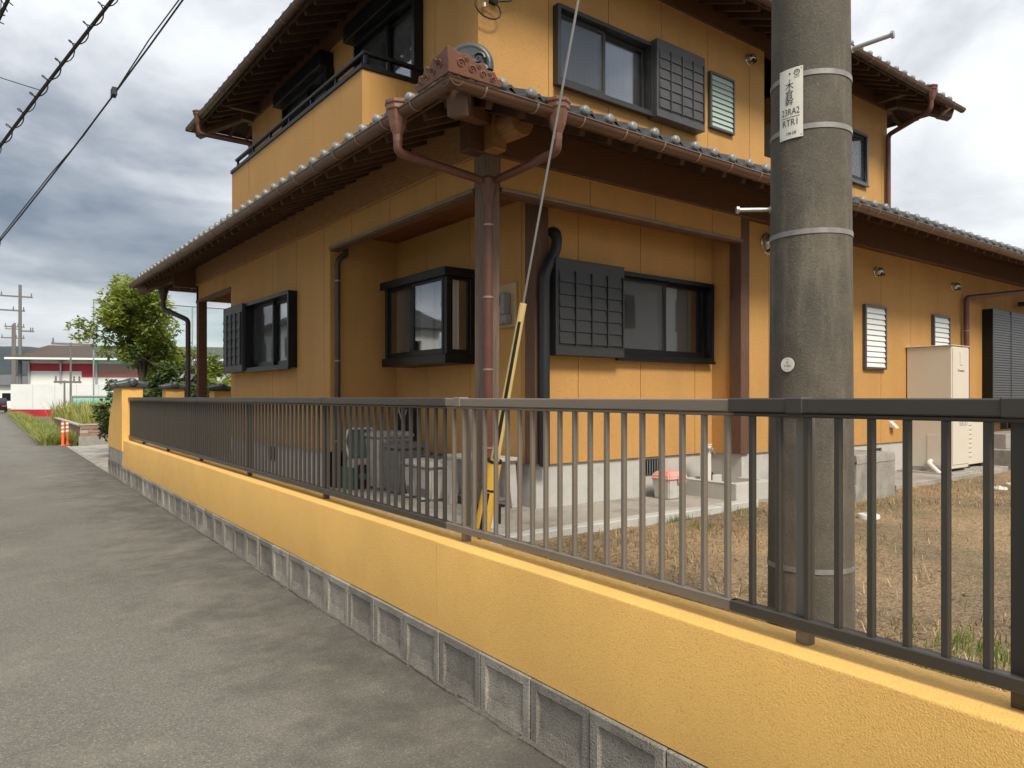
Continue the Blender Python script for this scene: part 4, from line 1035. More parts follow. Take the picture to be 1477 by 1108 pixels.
# vents, meter, duct
def vent_hood(F, a, z, r, m='chrome'):
    v = MB().lathe([(r * 1.15, 0), (r * 1.15, .012), (r, .02), (r, .05), (r * .9, .085), (r * .55, .11), (.002, .115)], n=18, fn=lambda x, y_, zz: (x, -zz, y_)).build('vent_hood', m, ho, xf=lambda x, d, zz: F.p(a + x, d, z + zz), smooth=True)
    MB().box(-r * .62, r * .62, -.112, -.04, -r * .9, -r * .25).build('vent_opening', 'black_plastic', v, xf=lambda x, d, zz: F.p(a + x, d, z + zz))
p = on_y(1106, 352, YO + .06); vent_hood(FS, p.x, p.z, .115, 'chrome')
for u, v in ((1263, 393), (1374, 414)): p = on_y(u, v, YO + .06); vent_hood(FS, p.x, p.z, .065)
p = on_y(1079, 87, Y2); vent_hood(F2S, p.x, p.z, .065)
p = on_y(1285, 616, YO + .06); MB().prism([(0, 0), (-.09, -.02), (-.09, .0), (0, .09)], lambda d, z, x: (x, d, z), -.05, .05).build('vent_cover', 'white_plastic', ho, xf=lambda x, d, z: FS.p(p.x + x, d, p.z + z), bevel=.003)
p = on_y(1470, 440, YO); MB().tube([(p.x - .1, YO - .02, p.z), (p.x - .05, YO - .10, p.z), (p.x + .6, YO - .12, p.z - .03)], .045, 10).build('awning_bar', 'black_frame', ho, smooth=True)
# electric meter on its board
y0m, y1m = 5.74, 6.06
mb_ = MB().box(-y1m, -y0m, -.035, 0, 2.22, 2.66).build('meter_board', 'meter_beige', ho, xf=FWI.p, bevel=.006)
MB().box(-y1m + .05, -y0m - .07, -.13, -.035, 2.34, 2.56).build('meter', 'meter_grey', mb_, xf=FWI.p, bevel=.012)
MB().box(-y1m + .05, -y0m - .05, -.115, -.035, 2.25, 2.345).build('meter_cover', 'meter_grey', mb_, xf=FWI.p, bevel=.01)
MB().box(-y1m + .08, -y0m - .12, -.134, -.128, 2.43, 2.53).build('meter_glass', 'shutter', mb_, xf=FWI.p)
# air conditioner duct cover
dx = 4.47
pipe(bend([(4.63, YI + .05, 3.13), (4.63, YI - .06, 3.13), (4.63, YI - .085, 3.02), (4.60, YI - .085, 2.92), (dx, YI - .085, 2.70), (dx, YI - .085, ZF - .02)], f=.10), .052, 'black_duct', 'duct')
# cable hook near the upper corner
hk = on_y(712, 8, Y2 - .06)
MB().tube([hk + Vector((-.09 + .16 * sin(t * .5) , -.03, .03 - .10 * (1 - cos(t * .5)) )) for t in range(13)], .008, 6).build('cable_loop', 'cable_black', ho, smooth=True)
MB().box(hk.x - .02, hk.x + .06, Y2 - .06, Y2, hk.z + .04, hk.z + .09).build('cable_clamp', 'cable_black', ho)
MB().tube([hk + Vector((.06, -.02, .05)), hk + Vector((.20, -.02, .10)), (hk.x + .5, Y2 - .02, hk.z + .45)], .007, 6).build('cable_tail', 'cable_black', ho, smooth=True)
MB().lathe([(.0, 0), (.022, .01), (.022, .05), (.0, .06)], tuple(on_y(699, 12, Y2 - .05)), 8).build('insulator', 'chrome', ho, smooth=True)

# ================================================================== UTILITY POLE
PX, PY = at_t(1169, 573, 3.25)[:2]
PB = GZ - .05
up = thing('utility_pole', 'thick weathered grey concrete utility pole behind the railing', 'utility pole', (PX, PY, PB))
def prad(z): return .182 - (z - PB) * .0065
MB().lathe([(prad(PB + h), h) for h in (0, .5, 1, 2, 3, 4, 6, 8, 10.5)], (PX, PY, PB), 40).build('shaft', 'pole_concrete', up, smooth=True)
tocam = Vector((-PX, -PY, 0)).normalized(); rightv = Vector((tocam.y, -tocam.x, 0)); rightv = -rightv if rightv.dot(Vector((cos(PSI), -sin(PSI), 0))) < 0 else rightv
def cyl(ang, z, off=0.0):        # angle from the direction to the street camera, to the right positive
    d = tocam * cos(ang) + rightv * sin(ang); r_ = prad(z) + off
    return (PX + d.x * r_, PY + d.y * r_, z)
for v in (100, 178, 331, 598, 826):
    zz = EYE + (HYP - v) / FPX * 3.07
    MB().lathe([(prad(zz) + .001, -.011), (prad(zz) + .0035, -.011), (prad(zz) + .0035, .011), (prad(zz) + .001, .011)], (PX, PY, zz), 40, caps=False).build('steel_band', 'band_grey', up, smooth=True)
# number plate curved round the shaft
zt, zb_ = EYE + (HYP - 90) / FPX * 3.08, EYE + (HYP - 193) / FPX * 3.08
pa0, pa1 = -.80, -.17
zm = (zt + zb_) / 2; pr_ = prad(zm)
pl = MB(); 
npl = 10
for sgn, of in ((0, .006), (1, .0045)):
    for i in range(npl + 1):
        a = pa0 + (pa1 - pa0) * i / npl
        for z in (zb_, zt): q = cyl(a, zm, of); pl.v.append((q[0], q[1], z))
for i in range(npl):
    a = 2 * i; pl.f += [(a, a + 2, a + 3, a + 1)]; b = 2 * (npl + 1) + a; pl.f += [(b, b + 1, b + 3, b + 2)]
plo = pl.build('number_plate', 'sign_white', up, smooth=True)
def plate_text(txt, cx_, cz, size, sx=1.0, shear=0.0, bold=0):
    v, f = text_verts(txt, size)
    m_ = MB()
    for x, y_, z in v:
        a = (pa0 + pa1) / 2 + (cx_ + x * sx) / pr_; q = cyl(a, zm, .0072); m_.v.append((q[0], q[1], cz + y_))
    m_.f = f
    return m_.build('lettering', 'ink', plo)
H_ = zt - zb_
for i, ch in enumerate('木倉幹'): plate_text(ch, -.004, zt - H_ * (.255 + .112 * i), .040)
plate_text('23RA2', .0, zt - H_ * .62, .040, .72); plate_text('RTR1', .0, zt - H_ * .775, .040, .80); plate_text('H  28', .004, zt - H_ * .925, .019)
ln = MB()
for i in range(9):
    a = (pa0 + pa1) / 2 + (-.040 + .08 * i / 8) / pr_
    for dz_ in (-.0012, .0012): q = cyl(a, zm, .0072); ln.v.append((q[0], q[1], zt - H_ * .695 + dz_))
ln.f = [(2*i, 2*i+2, 2*i+3, 2*i+1) for i in range(8)]; ln.build('rule', 'ink', plo)
def plate_dot(cx_, z, r_, inner=0):
    d_ = MB(); n = 18
    for k_ in range(n):
        for q_ in ((r_, inner) if inner else (r_,)):
            a = (pa0 + pa1) / 2 + (cx_ + q_ * cos(2 * pi * k_ / n)) / pr_; p_ = cyl(a, zm, .0073); d_.v.append((p_[0], p_[1], z + q_ * sin(2 * pi * k_ / n)))
    if inner: d_.f = [(2*k_, 2*((k_+1) % n), 2*((k_+1) % n)+1, 2*k_+1) for k_ in range(n)]
    else: d_.f = [tuple(range(n))]
    d_.build('mark', 'ink', plo)
plate_dot(.028, zt - H_ * .075, .0125, .0098); plate_dot(.028, zt - H_ * .065, .006, .0038); plate_text('NTT', .028, zt - H_ * .145, .012)
plate_dot(-.002, zt - H_ * .075, .004); plate_dot(-.002, zt - H_ * .165, .003); plate_dot(.0, zt - H_ * .925, .004)
for cx_, q_ in ((-.046, .03), (.046, .03), (-.046, .97), (.046, .97)): plate_dot(cx_, zt - H_ * q_, .0022)
# round badge
zba = EYE + (HYP - 525) / FPX * 3.07; ab = math.asin(max(-.95, min(.95, (1140 - 1169) / 57.0)))
bd_ = MB(); c_ = Vector(cyl(ab, zba, .004)); nrm = Vector((c_.x - PX, c_.y - PY, 0)).normalized(); sdv = Vector((-nrm.y, nrm.x, 0))
for rr, of in ((.031, .0), (.031, .003)): bd_.v += [tuple(c_ + sdv * (rr * cos(2 * pi * k_ / 24)) + Vector((0, 0, rr * sin(2 * pi * k_ / 24))) + nrm * of) for k_ in range(24)]
bd_.f = [tuple(range(23, -1, -1)), tuple(range(24, 48))] + [(k_, (k_ + 1) % 24, 24 + (k_ + 1) % 24, 24 + k_) for k_ in range(24)]
bo = bd_.build('round_badge', 'sign_white', up)
rightdir = sdv if sdv.dot(rightv) > 0 else -sdv
def badge_text(t, dx_, dz_, size):
    v, f = text_verts(t, size); m_ = MB(); m_.v = [tuple(c_ + rightdir * (dx_ + x) + Vector((0, 0, dz_ + y_)) + nrm * .0045) for x, y_, z in v]; m_.f = f; m_.build('lettering', 'ink', bo)
badge_text('守', 0, .007, .013); badge_text('9-500', 0, -.006, .013); badge_text('1 0 0 J', 0, .021, .007); badge_text('ヤ ル ビ ー', 0, -.022, .0065)
# climbing bolts
def bolt(a, z, ln_, dirv):
    p0 = Vector(cyl(a, z, -.01)); d_ = dirv.normalized()
    o_ = MB().tube([p0, p0 + d_ * .015, p0 + d_ * .016, p0 + d_ * ln_], [.016, .016, .0095, .0095], 10).build('step_bolt', 'galvanised', up, smooth=True)
    MB().tube([p0 + d_ * ln_, p0 + d_ * (ln_ + .012)], .016, 6).build('bolt_head', 'galvanised', o_)
bolt(1.45, EYE + (HYP - 84) / FPX * 3.25, .17, rightv * .9 + tocam * .35 + Vector((0, 0, .04)))
bolt(-1.35, EYE + (HYP - 296) / FPX * 3.2, .15, -rightv * 1.0 + tocam * .35)

# guy wire with its yellow guard
ga = at_t(688, 790, 5.30); ga.z = GZ - .05
gu = at_t(837, 0, 0.01)
# the wire lies in the plane through the pixels (690,780) and (837,0) and the pole axis
gt = Vector((PX, PY, EYE + 7.45))
gy = thing('guy_wire', 'steel guy wire in a tall yellow and black guard beside the corner post', 'guy wire', tuple(ga))
gd = (gt - ga); 
MB().tube([ga + gd * .0, ga + gd * .98], .0075, 6).build('wire', 'wire', gy)
gl = gd.length; gdn = gd.normalized()
def guard(s0, s1, r0, r1, m, nm):
    side = gdn.cross(Vector((0, 0, 1))).normalized(); nn = side.cross(gdn)
    mb = MB(); n = 12
    for s_, r_ in ((s0, r0), (s0 + (s1 - s0) * .9, r1), (s1, r1)):
        for k_ in range(n):
            a = 2 * pi * k_ / n; mb.v.append(tuple(ga + gdn * s_ + (side * cos(a) + nn * sin(a)) * r_))
    for i in range(2):
        for k_ in range(n): k2 = (k_ + 1) % n; mb.f.append((i*n + k_, i*n + k2, (i+1)*n + k2, (i+1)*n + k_))
    mb.f += [tuple(range(n - 1, -1, -1)), tuple(range(2 * n, 3 * n))]
    return mb.build(nm, m, gy, smooth=True)
def s_at(v):
    lo_, hi_ = 0.0, 6.0
    for _ in range(40):
        mid_ = (lo_ + hi_) / 2; q = ga + gdn * mid_ - CAM; t_ = q.x * sin(PSI) + q.y * cos(PSI)
        if HYP - FPX * q.z / t_ > v: lo_ = mid_
        else: hi_ = mid_
    return lo_
SG1, SG2 = s_at(664), s_at(438)
guard(0.0, SG1, .066, .052, 'yellow_plastic', 'lower_guard'); guard(SG1 - .06, SG2, .034, .024, 'yellow_pale', 'upper_guard')
# black stripes: thin strips lying on the guard on the camera side
def strip(s0, s1, r0, r1, a0_, w_, nm='stripe'):
    side = gdn.cross(Vector((0, 0, 1))).normalized(); nn = side.cross(gdn); mb = MB()
    for i in range(7):
        s_ = s0 + (s1 - s0) * i / 6; r_ = r0 + (r1 - r0) * i / 6
        for a in (a0_, a0_ + w_): mb.v.append(tuple(ga + gdn * s_ + (side * cos(a) + nn * sin(a)) * (r_ + .002)))
    mb.f = [(2*i, 2*i+1, 2*i+3, 2*i+2) for i in range(6)]
    mb.build(nm, 'black_plastic', gy)
aa = None
side = gdn.cross(Vector((0, 0, 1))).normalized(); nn = side.cross(gdn); tc_ = (CAM - ga).normalized(); aa = math.atan2(tc_.dot(nn), tc_.dot(side))
strip(.05, SG1 * .70, .066, .056, aa - .1, .45); strip(SG1 + .02, SG2 - .12, .0335, .026, aa - .25, .75)
guard(SG1 - .012, SG1 + .004, .054, .054, 'black_plastic', 'guard_cap')
guard(SG1 - .22, SG1 - .205, .0575, .0575, 'black_plastic', 'guard_tie')

# ================================================================== OBJECTS IN THE YARD
# hot water tank
tk = thing('hot_water_tank', 'tall cream hot water tank cabinet standing against the south wall', 'water heater', (11.19, 4.47, .46))
T = MB().box(11.19, 11.75, 4.47, 5.09, .50, 2.25).build('cabinet', 'cream_metal', tk, bevel=.012)
MB().box(11.205, 11.735, 4.460, 4.470, 1.30, 2.22).build('front_panel', 'cream_metal', tk, bevel=.003)
MB().box(11.205, 11.735, 4.460, 4.470, .56, 1.285).build('front_panel', 'cream_metal', tk, bevel=.003)
MB().box(11.19 - .006, 11.19, 4.56, 4.80, .54, .98).build('access_panel', 'cream_metal', tk, bevel=.002)
MB().box(11.17, 11.77, 4.455, 5.10, 2.25, 2.262).build('lid', 'cream_metal', tk, bevel=.004)
MB().box(11.43, 11.52, 4.452, 4.46, 1.98, 2.17).build('control_cover', 'cream_metal', tk, bevel=.003)
for i in range(3): MB().box(11.42 + .09 * i, 11.49 + .09 * i, 4.453, 4.46, 1.12, 1.20).build('label_plate', 'bin_white', tk)
v, f = text_verts('Panasonic', .055); m_ = MB(); m_.v = [(11.47 + x, 4.4575, 1.90 + y_) for x, y_, z in v]; m_.f = f; m_.build('lettering', 'shutter', tk)
for x in (11.23, 11.71): MB().box(x - .03, x + .03, 4.5, 5.05, .46, .502).build('foot', 'galvanised', tk)
MB().tube(bend([(11.185, 4.75, .60), (11.10, 4.75, .58), (11.0, 4.55, .44), (10.95, 4.45, .40)]), .035, 10).build('drain_pipe', 'white_plastic', tk, smooth=True)
MB().box(10.95, 12.9, 4.35, 5.12, .30, .458).build('path_slab', 'old_concrete', cp, bevel=.008)
hp_ = thing('heat_pump', 'low cream heat pump box with slotted front beside the tall tank', 'heat pump', (12.0, 4.6, .46))
MB().box(11.98, 12.75, 4.62, 4.95, .50, 1.30).build('casing', 'cream_metal', hp_, bevel=.01)
for i in range(9): MB().box(12.0, 12.25, 4.608, 4.62, .62 + i * .068, .66 + i * .068).build('grille_slat', 'cream_metal', hp_, bevel=.003)
for x in (12.1, 12.6): MB().box(x - .05, x + .05, 4.6, 4.97, .458, .502).build('foot', 'black_plastic', hp_)
v, f = text_verts('Panasonic', .04); m_ = MB(); m_.v = [(12.2 + x, 4.6195, 1.24 + y_) for x, y_, z in v]; m_.f = f; m_.build('lettering', 'shutter', hp_)
# concrete box with niche
cb = thing('concrete_box', 'weathered hollow concrete box standing behind the utility pole', 'concrete box', (7.75, 4.05, GZ))
m_ = MB(); m_.box(7.75, 8.62, 4.05, 4.62, .80, .89); m_.box(7.75, 8.62, 4.05, 4.14, .34, .80); m_.box(7.75, 8.62, 4.53, 4.62, .34, .80); m_.box(8.1, 8.62, 4.14, 4.53, .34, .80)
m_.build('body', 'old_concrete', cb, bevel=.006)
MB().box(7.72, 7.76, 4.04, 4.63, .36, .56).build('front_sill', 'old_concrete', cb, bevel=.004)
# steps to the shuttered door
stp = thing('door_steps', 'grey concrete steps below the louvred shutter door', 'steps', (13.2, 4.1, GZ))
MB().box(13.25, 15.4, 4.30, 5.12, .34, .68).build('step', 'old_concrete', stp, bevel=.008); MB().box(13.55, 15.4, 4.60, 5.12, .68, .92).build('step', 'old_concrete', stp, bevel=.008)
# yard sink: low concrete basin and tap post
sk = thing('yard_sink', 'low concrete wash basin on the path in the porch corner', 'sink', (6.35, 4.65, AZ))
m_ = MB(); 
for x0, x1, y0, y1, z1 in ((6.42, 7.55, 4.62, 4.72, .62), (6.42, 6.52, 4.72, 5.36, .62), (7.0, 7.09, 4.72, 5.02, .62), (6.52, 7.09, 5.30, 5.36, .62), (6.52, 7.55, 4.72, 5.36, .50)): m_.box(x0, x1, y0, y1, AZ - .02, z1)
m_.build('basin', 'foundation', sk, bevel=.005)
MB().box(7.55, 7.75, 4.62, 4.98, AZ - .02, .60).build('side_slab', 'foundation', sk, bevel=.005)
tp = thing('tap_post', 'cream square tap post with two round taps at the wash basin', 'tap', (6.63, 5.18, .5))
MB().box(6.585, 6.675, 5.13, 5.22, .48, .99).build('post', 'cream_metal', tp, bevel=.006); MB().box(6.58, 6.68, 5.125, 5.225, .99, 1.0).build('post_cap', 'cream_metal', tp)
for x in (6.606, 6.654): MB().lathe([(.018, 0), (.018, .03), (.0, .032)], n=10, fn=lambda x_, y_, z: (x_, -z, y_), c=(x, 5.13, .945)).build('tap_handle', 'galvanised', tp)
MB().tube(bend([(6.675, 5.17, .93), (6.76, 5.17, .94), (6.79, 5.17, .88)], f=.03), .009, 8).build('spout', 'chrome', tp, smooth=True)
pp = thing('pipe_stub', 'pair of short black pipe stubs standing in the wash basin', 'pipe', (6.78, 5.25, .5))
for x in (6.765, 6.815): MB().lathe([(.026, 0), (.026, .01), (.014, .015), (.014, .14), (.024, .145), (.024, .165), (.016, .175)], (x, 5.24, .5), 10).build('stub', 'black_plastic', pp, smooth=True)
MB().box(6.735, 6.845, 5.2, 5.28, .495, .51).build('base', 'black_plastic', pp)
# pink lidded pail
pk = thing('pink_bin', 'small dirty white bin with a pink lid on the path', 'bin', (6.08, 5.22, AZ))
m_ = MB(); z0 = AZ
for (h, a, c) in ((0, .125, .10), (.20, .145, .12), (.21, .15, .125)): m_.v += [(6.08 - a, 5.22 - c, z0 + h), (6.08 + a, 5.22 - c, z0 + h), (6.08 + a, 5.22 + c, z0 + h), (6.08 - a, 5.22 + c, z0 + h)]
for i in range(2):
    for k_ in range(4): n_ = (k_ + 1) % 4; m_.f.append((4*i + k_, 4*i + n_, 4*i + 4 + n_, 4*i + 4 + k_))
m_.f += [(3, 2, 1, 0), (8, 9, 10, 11)]; m_.build('body', 'bin_white', pk, bevel=.014, seg=2)
m_ = MB()
for (h, a, c) in ((.20, .158, .132), (.235, .158, .132), (.285, .13, .10), (.295, .09, .06)): m_.v += [(6.08 - a, 5.22 - c, z0 + h), (6.08 + a, 5.22 - c, z0 + h), (6.08 + a, 5.22 + c, z0 + h), (6.08 - a, 5.22 + c, z0 + h)]
for i in range(3):
    for k_ in range(4): n_ = (k_ + 1) % 4; m_.f.append((4*i + k_, 4*i + n_, 4*i + 4 + n_, 4*i + 4 + k_))
m_.f += [(3, 2, 1, 0), (12, 13, 14, 15)]; m_.build('lid', 'pink', pk, bevel=.014, seg=2)
MB().box(6.06, 6.12, 5.075, 5.09, AZ + .17, AZ + .235).build('latch', 'pink', pk, bevel=.004)
# bins in the porch
def bin_(name, label, x0, x1, y0, y1, h, mb_body, mb_lid, taper=.03, lid_h=.06, pedal=False, handle=False):
    t = thing(name, label, 'bin', (x0, y0, AZ)); m_ = MB()
    for hz, tt in ((0, taper), (h - lid_h, 0)):
        m_.v += [(x0 + tt, y0 + tt, AZ + hz), (x1 - tt, y0 + tt, AZ + hz), (x1 - tt, y1 - tt, AZ + hz), (x0 + tt, y1 - tt, AZ + hz)]
    m_.f = [(3, 2, 1, 0), (4, 5, 6, 7)] + [(k_, (k_ + 1) % 4, 4 + (k_ + 1) % 4, 4 + k_) for k_ in range(4)]
    m_.build('body', mb_body, t, bevel=.03, seg=3, smooth=True)
    l = MB(); e_ = .016
    for hz, tt in ((h - lid_h - .01, -e_), (h - lid_h * .5, -e_), (h - .008, .02), (h, .07)):
        l.v += [(x0 + tt, y0 + tt, AZ + hz), (x1 - tt, y0 + tt, AZ + hz), (x1 - tt, y1 - tt, AZ + hz), (x0 + tt, y1 - tt, AZ + hz)]
    for i in range(3):
        for k_ in range(4): n_ = (k_ + 1) % 4; l.f.append((4*i + k_, 4*i + n_, 4*i + 4 + n_, 4*i + 4 + k_))
    l.f += [(3, 2, 1, 0), (12, 13, 14, 15)]; l.build('lid', mb_lid, t, bevel=.012, seg=2, smooth=True)
    if pedal: MB().box(x0 - .03, x0 + .05, (y0 + y1) / 2 - .05, (y0 + y1) / 2 + .05, AZ + .02, AZ + .04).build('pedal', mb_body, t, bevel=.004); MB().box(x0 + .012, x0 + .03, (y0 + y1) / 2 - .05, (y0 + y1) / 2 + .05, AZ + .04, AZ + .13).build('pedal_recess', 'bin_grey', t)
    if handle: MB().tube(bend([(x0 + .06, y0 - .012, AZ + h - .10), (x0 + .06, y0 - .04, AZ + h - .15), (x1 - .06, y0 - .04, AZ + h - .15), (x1 - .06, y0 - .012, AZ + h - .10)], f=.03), .008, 6).build('handle', mb_body, t, smooth=True)
    return t
bin_('tall_bin', 'tall pale rubbish bin with rounded lid in the porch recess', 3.86, 4.30, 7.60, 8.02, .68, 'bin_white', 'bin_white', handle=True)
bin_('grey_bin', 'dark grey rubbish bin in front of the tall pale one', 3.83, 4.20, 7.10, 7.48, .58, 'bin_grey', 'bin_grey', handle=True)
bin_('pedal_bin', 'short pale pedal bin next to the dark grey bin', 3.86, 4.16, 6.80, 7.06, .42, 'bin_white', 'bin_white', pedal=True)
bin_('pedal_bin', 'short pale pedal bin next to the low grey bench', 3.84, 4.18, 6.46, 6.74, .42, 'bin_white', 'bin_white', pedal=True)
bn = thing('bench', 'low grey bench with splayed panel legs under the bay window', 'bench', (4.0, 5.75, AZ))
MB().box(3.98, 4.36, 5.62, 6.42, .90, .935).build('seat', 'bin_white', bn, bevel=.006)
for y_ in (5.72, 6.30):
    MB().prism([(3.96, AZ), (4.04, AZ), (4.10, .90), (4.0, .90)], lambda a, c, d: (a, d, c), y_ - .06, y_ + .06).build('leg', 'bin_white', bn, bevel=.004)
    MB().prism([(4.30, AZ), (4.38, AZ), (4.34, .90), (4.24, .90)], lambda a, c, d: (a, d, c), y_ - .06, y_ + .06).build('leg', 'bin_white', bn, bevel=.004)
MB().box(4.05, 4.30, 5.70, 6.32, .52, .54).build('shelf', 'bin_grey', bn)
# folded teal barrow
wb = thing('wheelbarrow', 'teal garden barrow stood on end with white tube frame and black wheel', 'wheelbarrow', (3.68, 8.0, AZ))
TX0, TX1 = 3.62, 3.98
m_ = MB()
for z, y_, a in ((.78, 8.06, .03), (1.13, 8.10, 0), (1.13, 7.98, 0), (.80, 7.93, .05)): m_.v += [(TX0 + a, y_, z), (TX1 - a, y_, z)]
m_.f = [(0, 1, 3, 2), (0, 6, 7, 1), (6, 4, 5, 7), (2, 3, 5, 4), (0, 2, 4, 6), (1, 7, 5, 3)]
m_.build('tray', 'teal', wb, bevel=.02, seg=2, smooth=True)
MB().tube(bend([(TX0 - .02, 7.96, 1.0), (TX0 + .02, 7.96, 1.15), (TX1 - .02, 7.96, 1.15), (TX1 + .02, 7.96, 1.0)], f=.05), .014, 8).build('rim', 'white_plastic', wb, smooth=True)
for x0, x1 in ((TX0 - .02, 3.72), (TX1 + .02, 3.86)): MB().tube([(x0, 7.96, 1.02), (x1, 7.92, .48)], .013, 8).build('frame_tube', 'white_plastic', wb, smooth=True)
MB().box(3.66, 3.94, 7.94, 8.04, .66, .80).build('bracket', 'bin_white', wb, bevel=.01)
MB().lathe([(.04, -.03), (.10, -.04), (.145, -.025), (.145, .025), (.10, .04), (.04, .03)], n=20, fn=lambda x, y_, z: (x, z, y_), c=(3.80, 7.95, AZ + .145)).build('wheel', 'rubber', wb, smooth=True)
MB().lathe([(.0, -.05), (.05, -.045), (.05, .045), (.0, .05)], n=12, fn=lambda x, y_, z: (x, z, y_), c=(3.80, 7.95, AZ + .145)).build('hub', 'teal', wb, smooth=True)
MB().box(3.64, 3.68, 7.9, 8.2, AZ, .70).build('stand', 'teal', wb); MB().box(3.92, 3.96, 7.9, 8.2, AZ, .70).build('stand', 'teal', wb)
# black case hung on the wall above the bins
bk = thing('hanging_case', 'black hanging case with a pale V shaped strap above the tall bin', 'case', (4.3, 7.75, 1.05))
m_ = MB(); m_.prism([(-8.02, 1.06), (-7.66, 1.06), (-7.66, 1.36), (-7.76, 1.42), (-7.90, 1.42), (-8.02, 1.28)], lambda a, c, d: FWI.p(a, d, c), -.13, -.005); m_.build('body', 'black_plastic', bk, bevel=.015, seg=2)
MB().tube([FWI.p(-7.93, -.14, 1.36), FWI.p(-7.83, -.142, 1.20), FWI.p(-7.74, -.14, 1.37)], .008, 6).build('strap', 'bin_white', bk)
MB().tube(bend([FWI.p(-7.90, -.05, 1.42), FWI.p(-7.90, -.05, 1.47), FWI.p(-7.78, -.05, 1.47), FWI.p(-7.78, -.05, 1.42)], f=.03), .012, 8).build('grip', 'black_plastic', bk, smooth=True)
# white drain caps in the soil
for u, v, lb in ((1253, 737, 'round white drain cap in the bare soil near the concrete box'), (1440, 699, 'round white drain cap in the soil before the tank pad'), (1462, 694, 'round white drain cap in the soil before the door steps')):
    p = on_z(u, v, GZ + .03)
    d_ = MB().lathe([(.10, -.06), (.10, .015), (.092, .03), (.02, .034), (.0, .036)], n=20); d_.lathe([(.03, .03), (.03, .045), (.0, .046)], n=10)
    single('drain_cap', d_, 'white_plastic', lb, 'drain cap', (p.x, p.y, GZ - .03), group='drain caps in the yard', smooth=True)

# straw, leaf litter and tufts on the soil
def blades(n, area, h0, h1, wd, m, name, lean=.5, flat=0.0, zfn=None, label=None):
    mb = MB(); rn = random.Random(len(name) + n)
    for i in range(n):
        x, y_ = area(rn)
        z = zfn(x, y_); a = rn.random() * 2 * pi; h = rn.uniform(h0, h1); le = rn.uniform(0, lean) * h
        dx_, dy_ = cos(a), sin(a); px, py = -dy_ * wd / 2, dx_ * wd / 2
        b = len(mb.v)
        if rn.random() < flat: le, hh = h, rn.uniform(.0, .012)
        else: hh = h
        mb.v += [(x - px, y_ - py, z), (x + px, y_ + py, z), (x + dx_ * le * .45 + px * .8, y_ + dy_ * le * .45 + py * .8, z + hh * .6), (x + dx_ * le * .45 - px * .8, y_ + dy_ * le * .45 - py * .8, z + hh * .6), (x + dx_ * le, y_ + dy_ * le, z + hh)]
        mb.f += [(b, b+1, b+2, b+3), (b+3, b+2, b+4)]
    o_ = mb.build(name, m); o_['kind'] = 'stuff'
    return o_
def yz(x, y_): return GZ - .022 + .03 * noise.noise((x * .8, y_ * .8, 0)) + .022 * noise.noise((x * 4, y_ * 4, 3))
def yard_area(rn):
    while True:
        t = rn.random() ** 1.3
        p = S(2.2 + 9 * t, -1.0 + 5.5 * rn.random())
        bare = 1.0 - min(1.0, (((p.x - 6.4) / 2.6) ** 2 + ((p.y - 2.3) / 1.5) ** 2))
        if p.y < 4.46 and rn.random() < (.18 if bare > 0 else 1.0) * (.25 + 1.3 * max(0, noise.noise((p.x * 1.7, p.y * 1.7, 9)) + .35)): return p.x, p.y
tag(blades(60000, yard_area, .015, .075, .0055, 'straw', 'dry_grass', lean=1.2, flat=.8, zfn=yz), 'dry straw and clippings strewn over the bare yard soil', 'dry grass')
def green_area(rn):
    c = rn.choice(((1395, 935, .10), (1410, 925, .12), (1425, 935, .10), (1440, 950, .08), (1330, 968, .04), (1380, 985, .03), (1230, 975, .05), (790, 800, .06), (830, 820, .05), (1010, 760, .10), (1080, 740, .14), (930, 740, .15)))
    p = on_z(c[0], c[1], GZ); return p.x + rn.gauss(0, c[2]), min(4.45, p.y + rn.gauss(0, c[2]))
tag(blades(1000, green_area, .02, .08, .005, 'grass', 'green_grass', lean=.8, zfn=yz), 'small tufts of fresh green grass in the yard soil', 'grass')
# loose clods
cl = MB(); rn = random.Random(3)
for i in range(900):
    x, y_ = yard_area(rn); r_ = rn.uniform(.006, .02); z = yz(x, y_) + r_ * .3; b = len(cl.v)
    cl.v += [(x + r_ * rn.uniform(.6, 1.2), y_, z), (x, y_ + r_ * rn.uniform(.6, 1.2), z), (x - r_ * rn.uniform(.6, 1.2), y_, z), (x, y_ - r_ * rn.uniform(.6, 1.2), z), (x, y_, z + r_ * rn.uniform(.5, 1)), (x, y_, z - r_)]
    cl.f += [(b, b+1, b+4), (b+1, b+2, b+4), (b+2, b+3, b+4), (b+3, b, b+4), (b+1, b, b+5), (b+2, b+1, b+5), (b+3, b+2, b+5), (b, b+3, b+5)]
c_o = cl.build('clods', 'yard_soil'); tag(c_o, 'small clods of earth scattered over the yard', 'soil', kind='stuff')

# ================================================================== BEYOND THE WALL END
# gate pillars of the entrance
for i, (u, yy, lb) in enumerate(((250, 17.6, 'ochre gate pillar with dark tile cap beside the leafy tree'), (318, 17.0, 'ochre gate pillar with dark tile cap seen under the far porch'))):
    p = on_y(u, 575, yy)
    gp = thing('gate_pillar', lb, 'pillar', (p.x, p.y, .2), group='gate pillars of the entrance')
    MB().box(p.x - .19, p.x + .19, p.y - .19, p.y + .19, .1, 1.70 - .04 * i).build('shaft', 'stucco', gp, bevel=.006)
    tile_cap(gp, p.x - .19, p.x + .19, p.y - .19, p.y + .19, 1.70 - .04 * i)
# driveway and its channel
dr = MB(); dr.grid(lambda a, b: S(1.99 + 9.0 * b, 16.45 + 9.6 * a, 0.01 + .30 * b), 4, 6); struct('driveway', dr, 'concrete_path')
ch = MB(); ch.prism([(1.93, -.02), (2.02, -.02), (2.02, .03), (1.93, .02)], lambda a, c, d: S(a, d, c), 16.3, 26.3); struct('gutter_channel', ch, 'old_concrete')
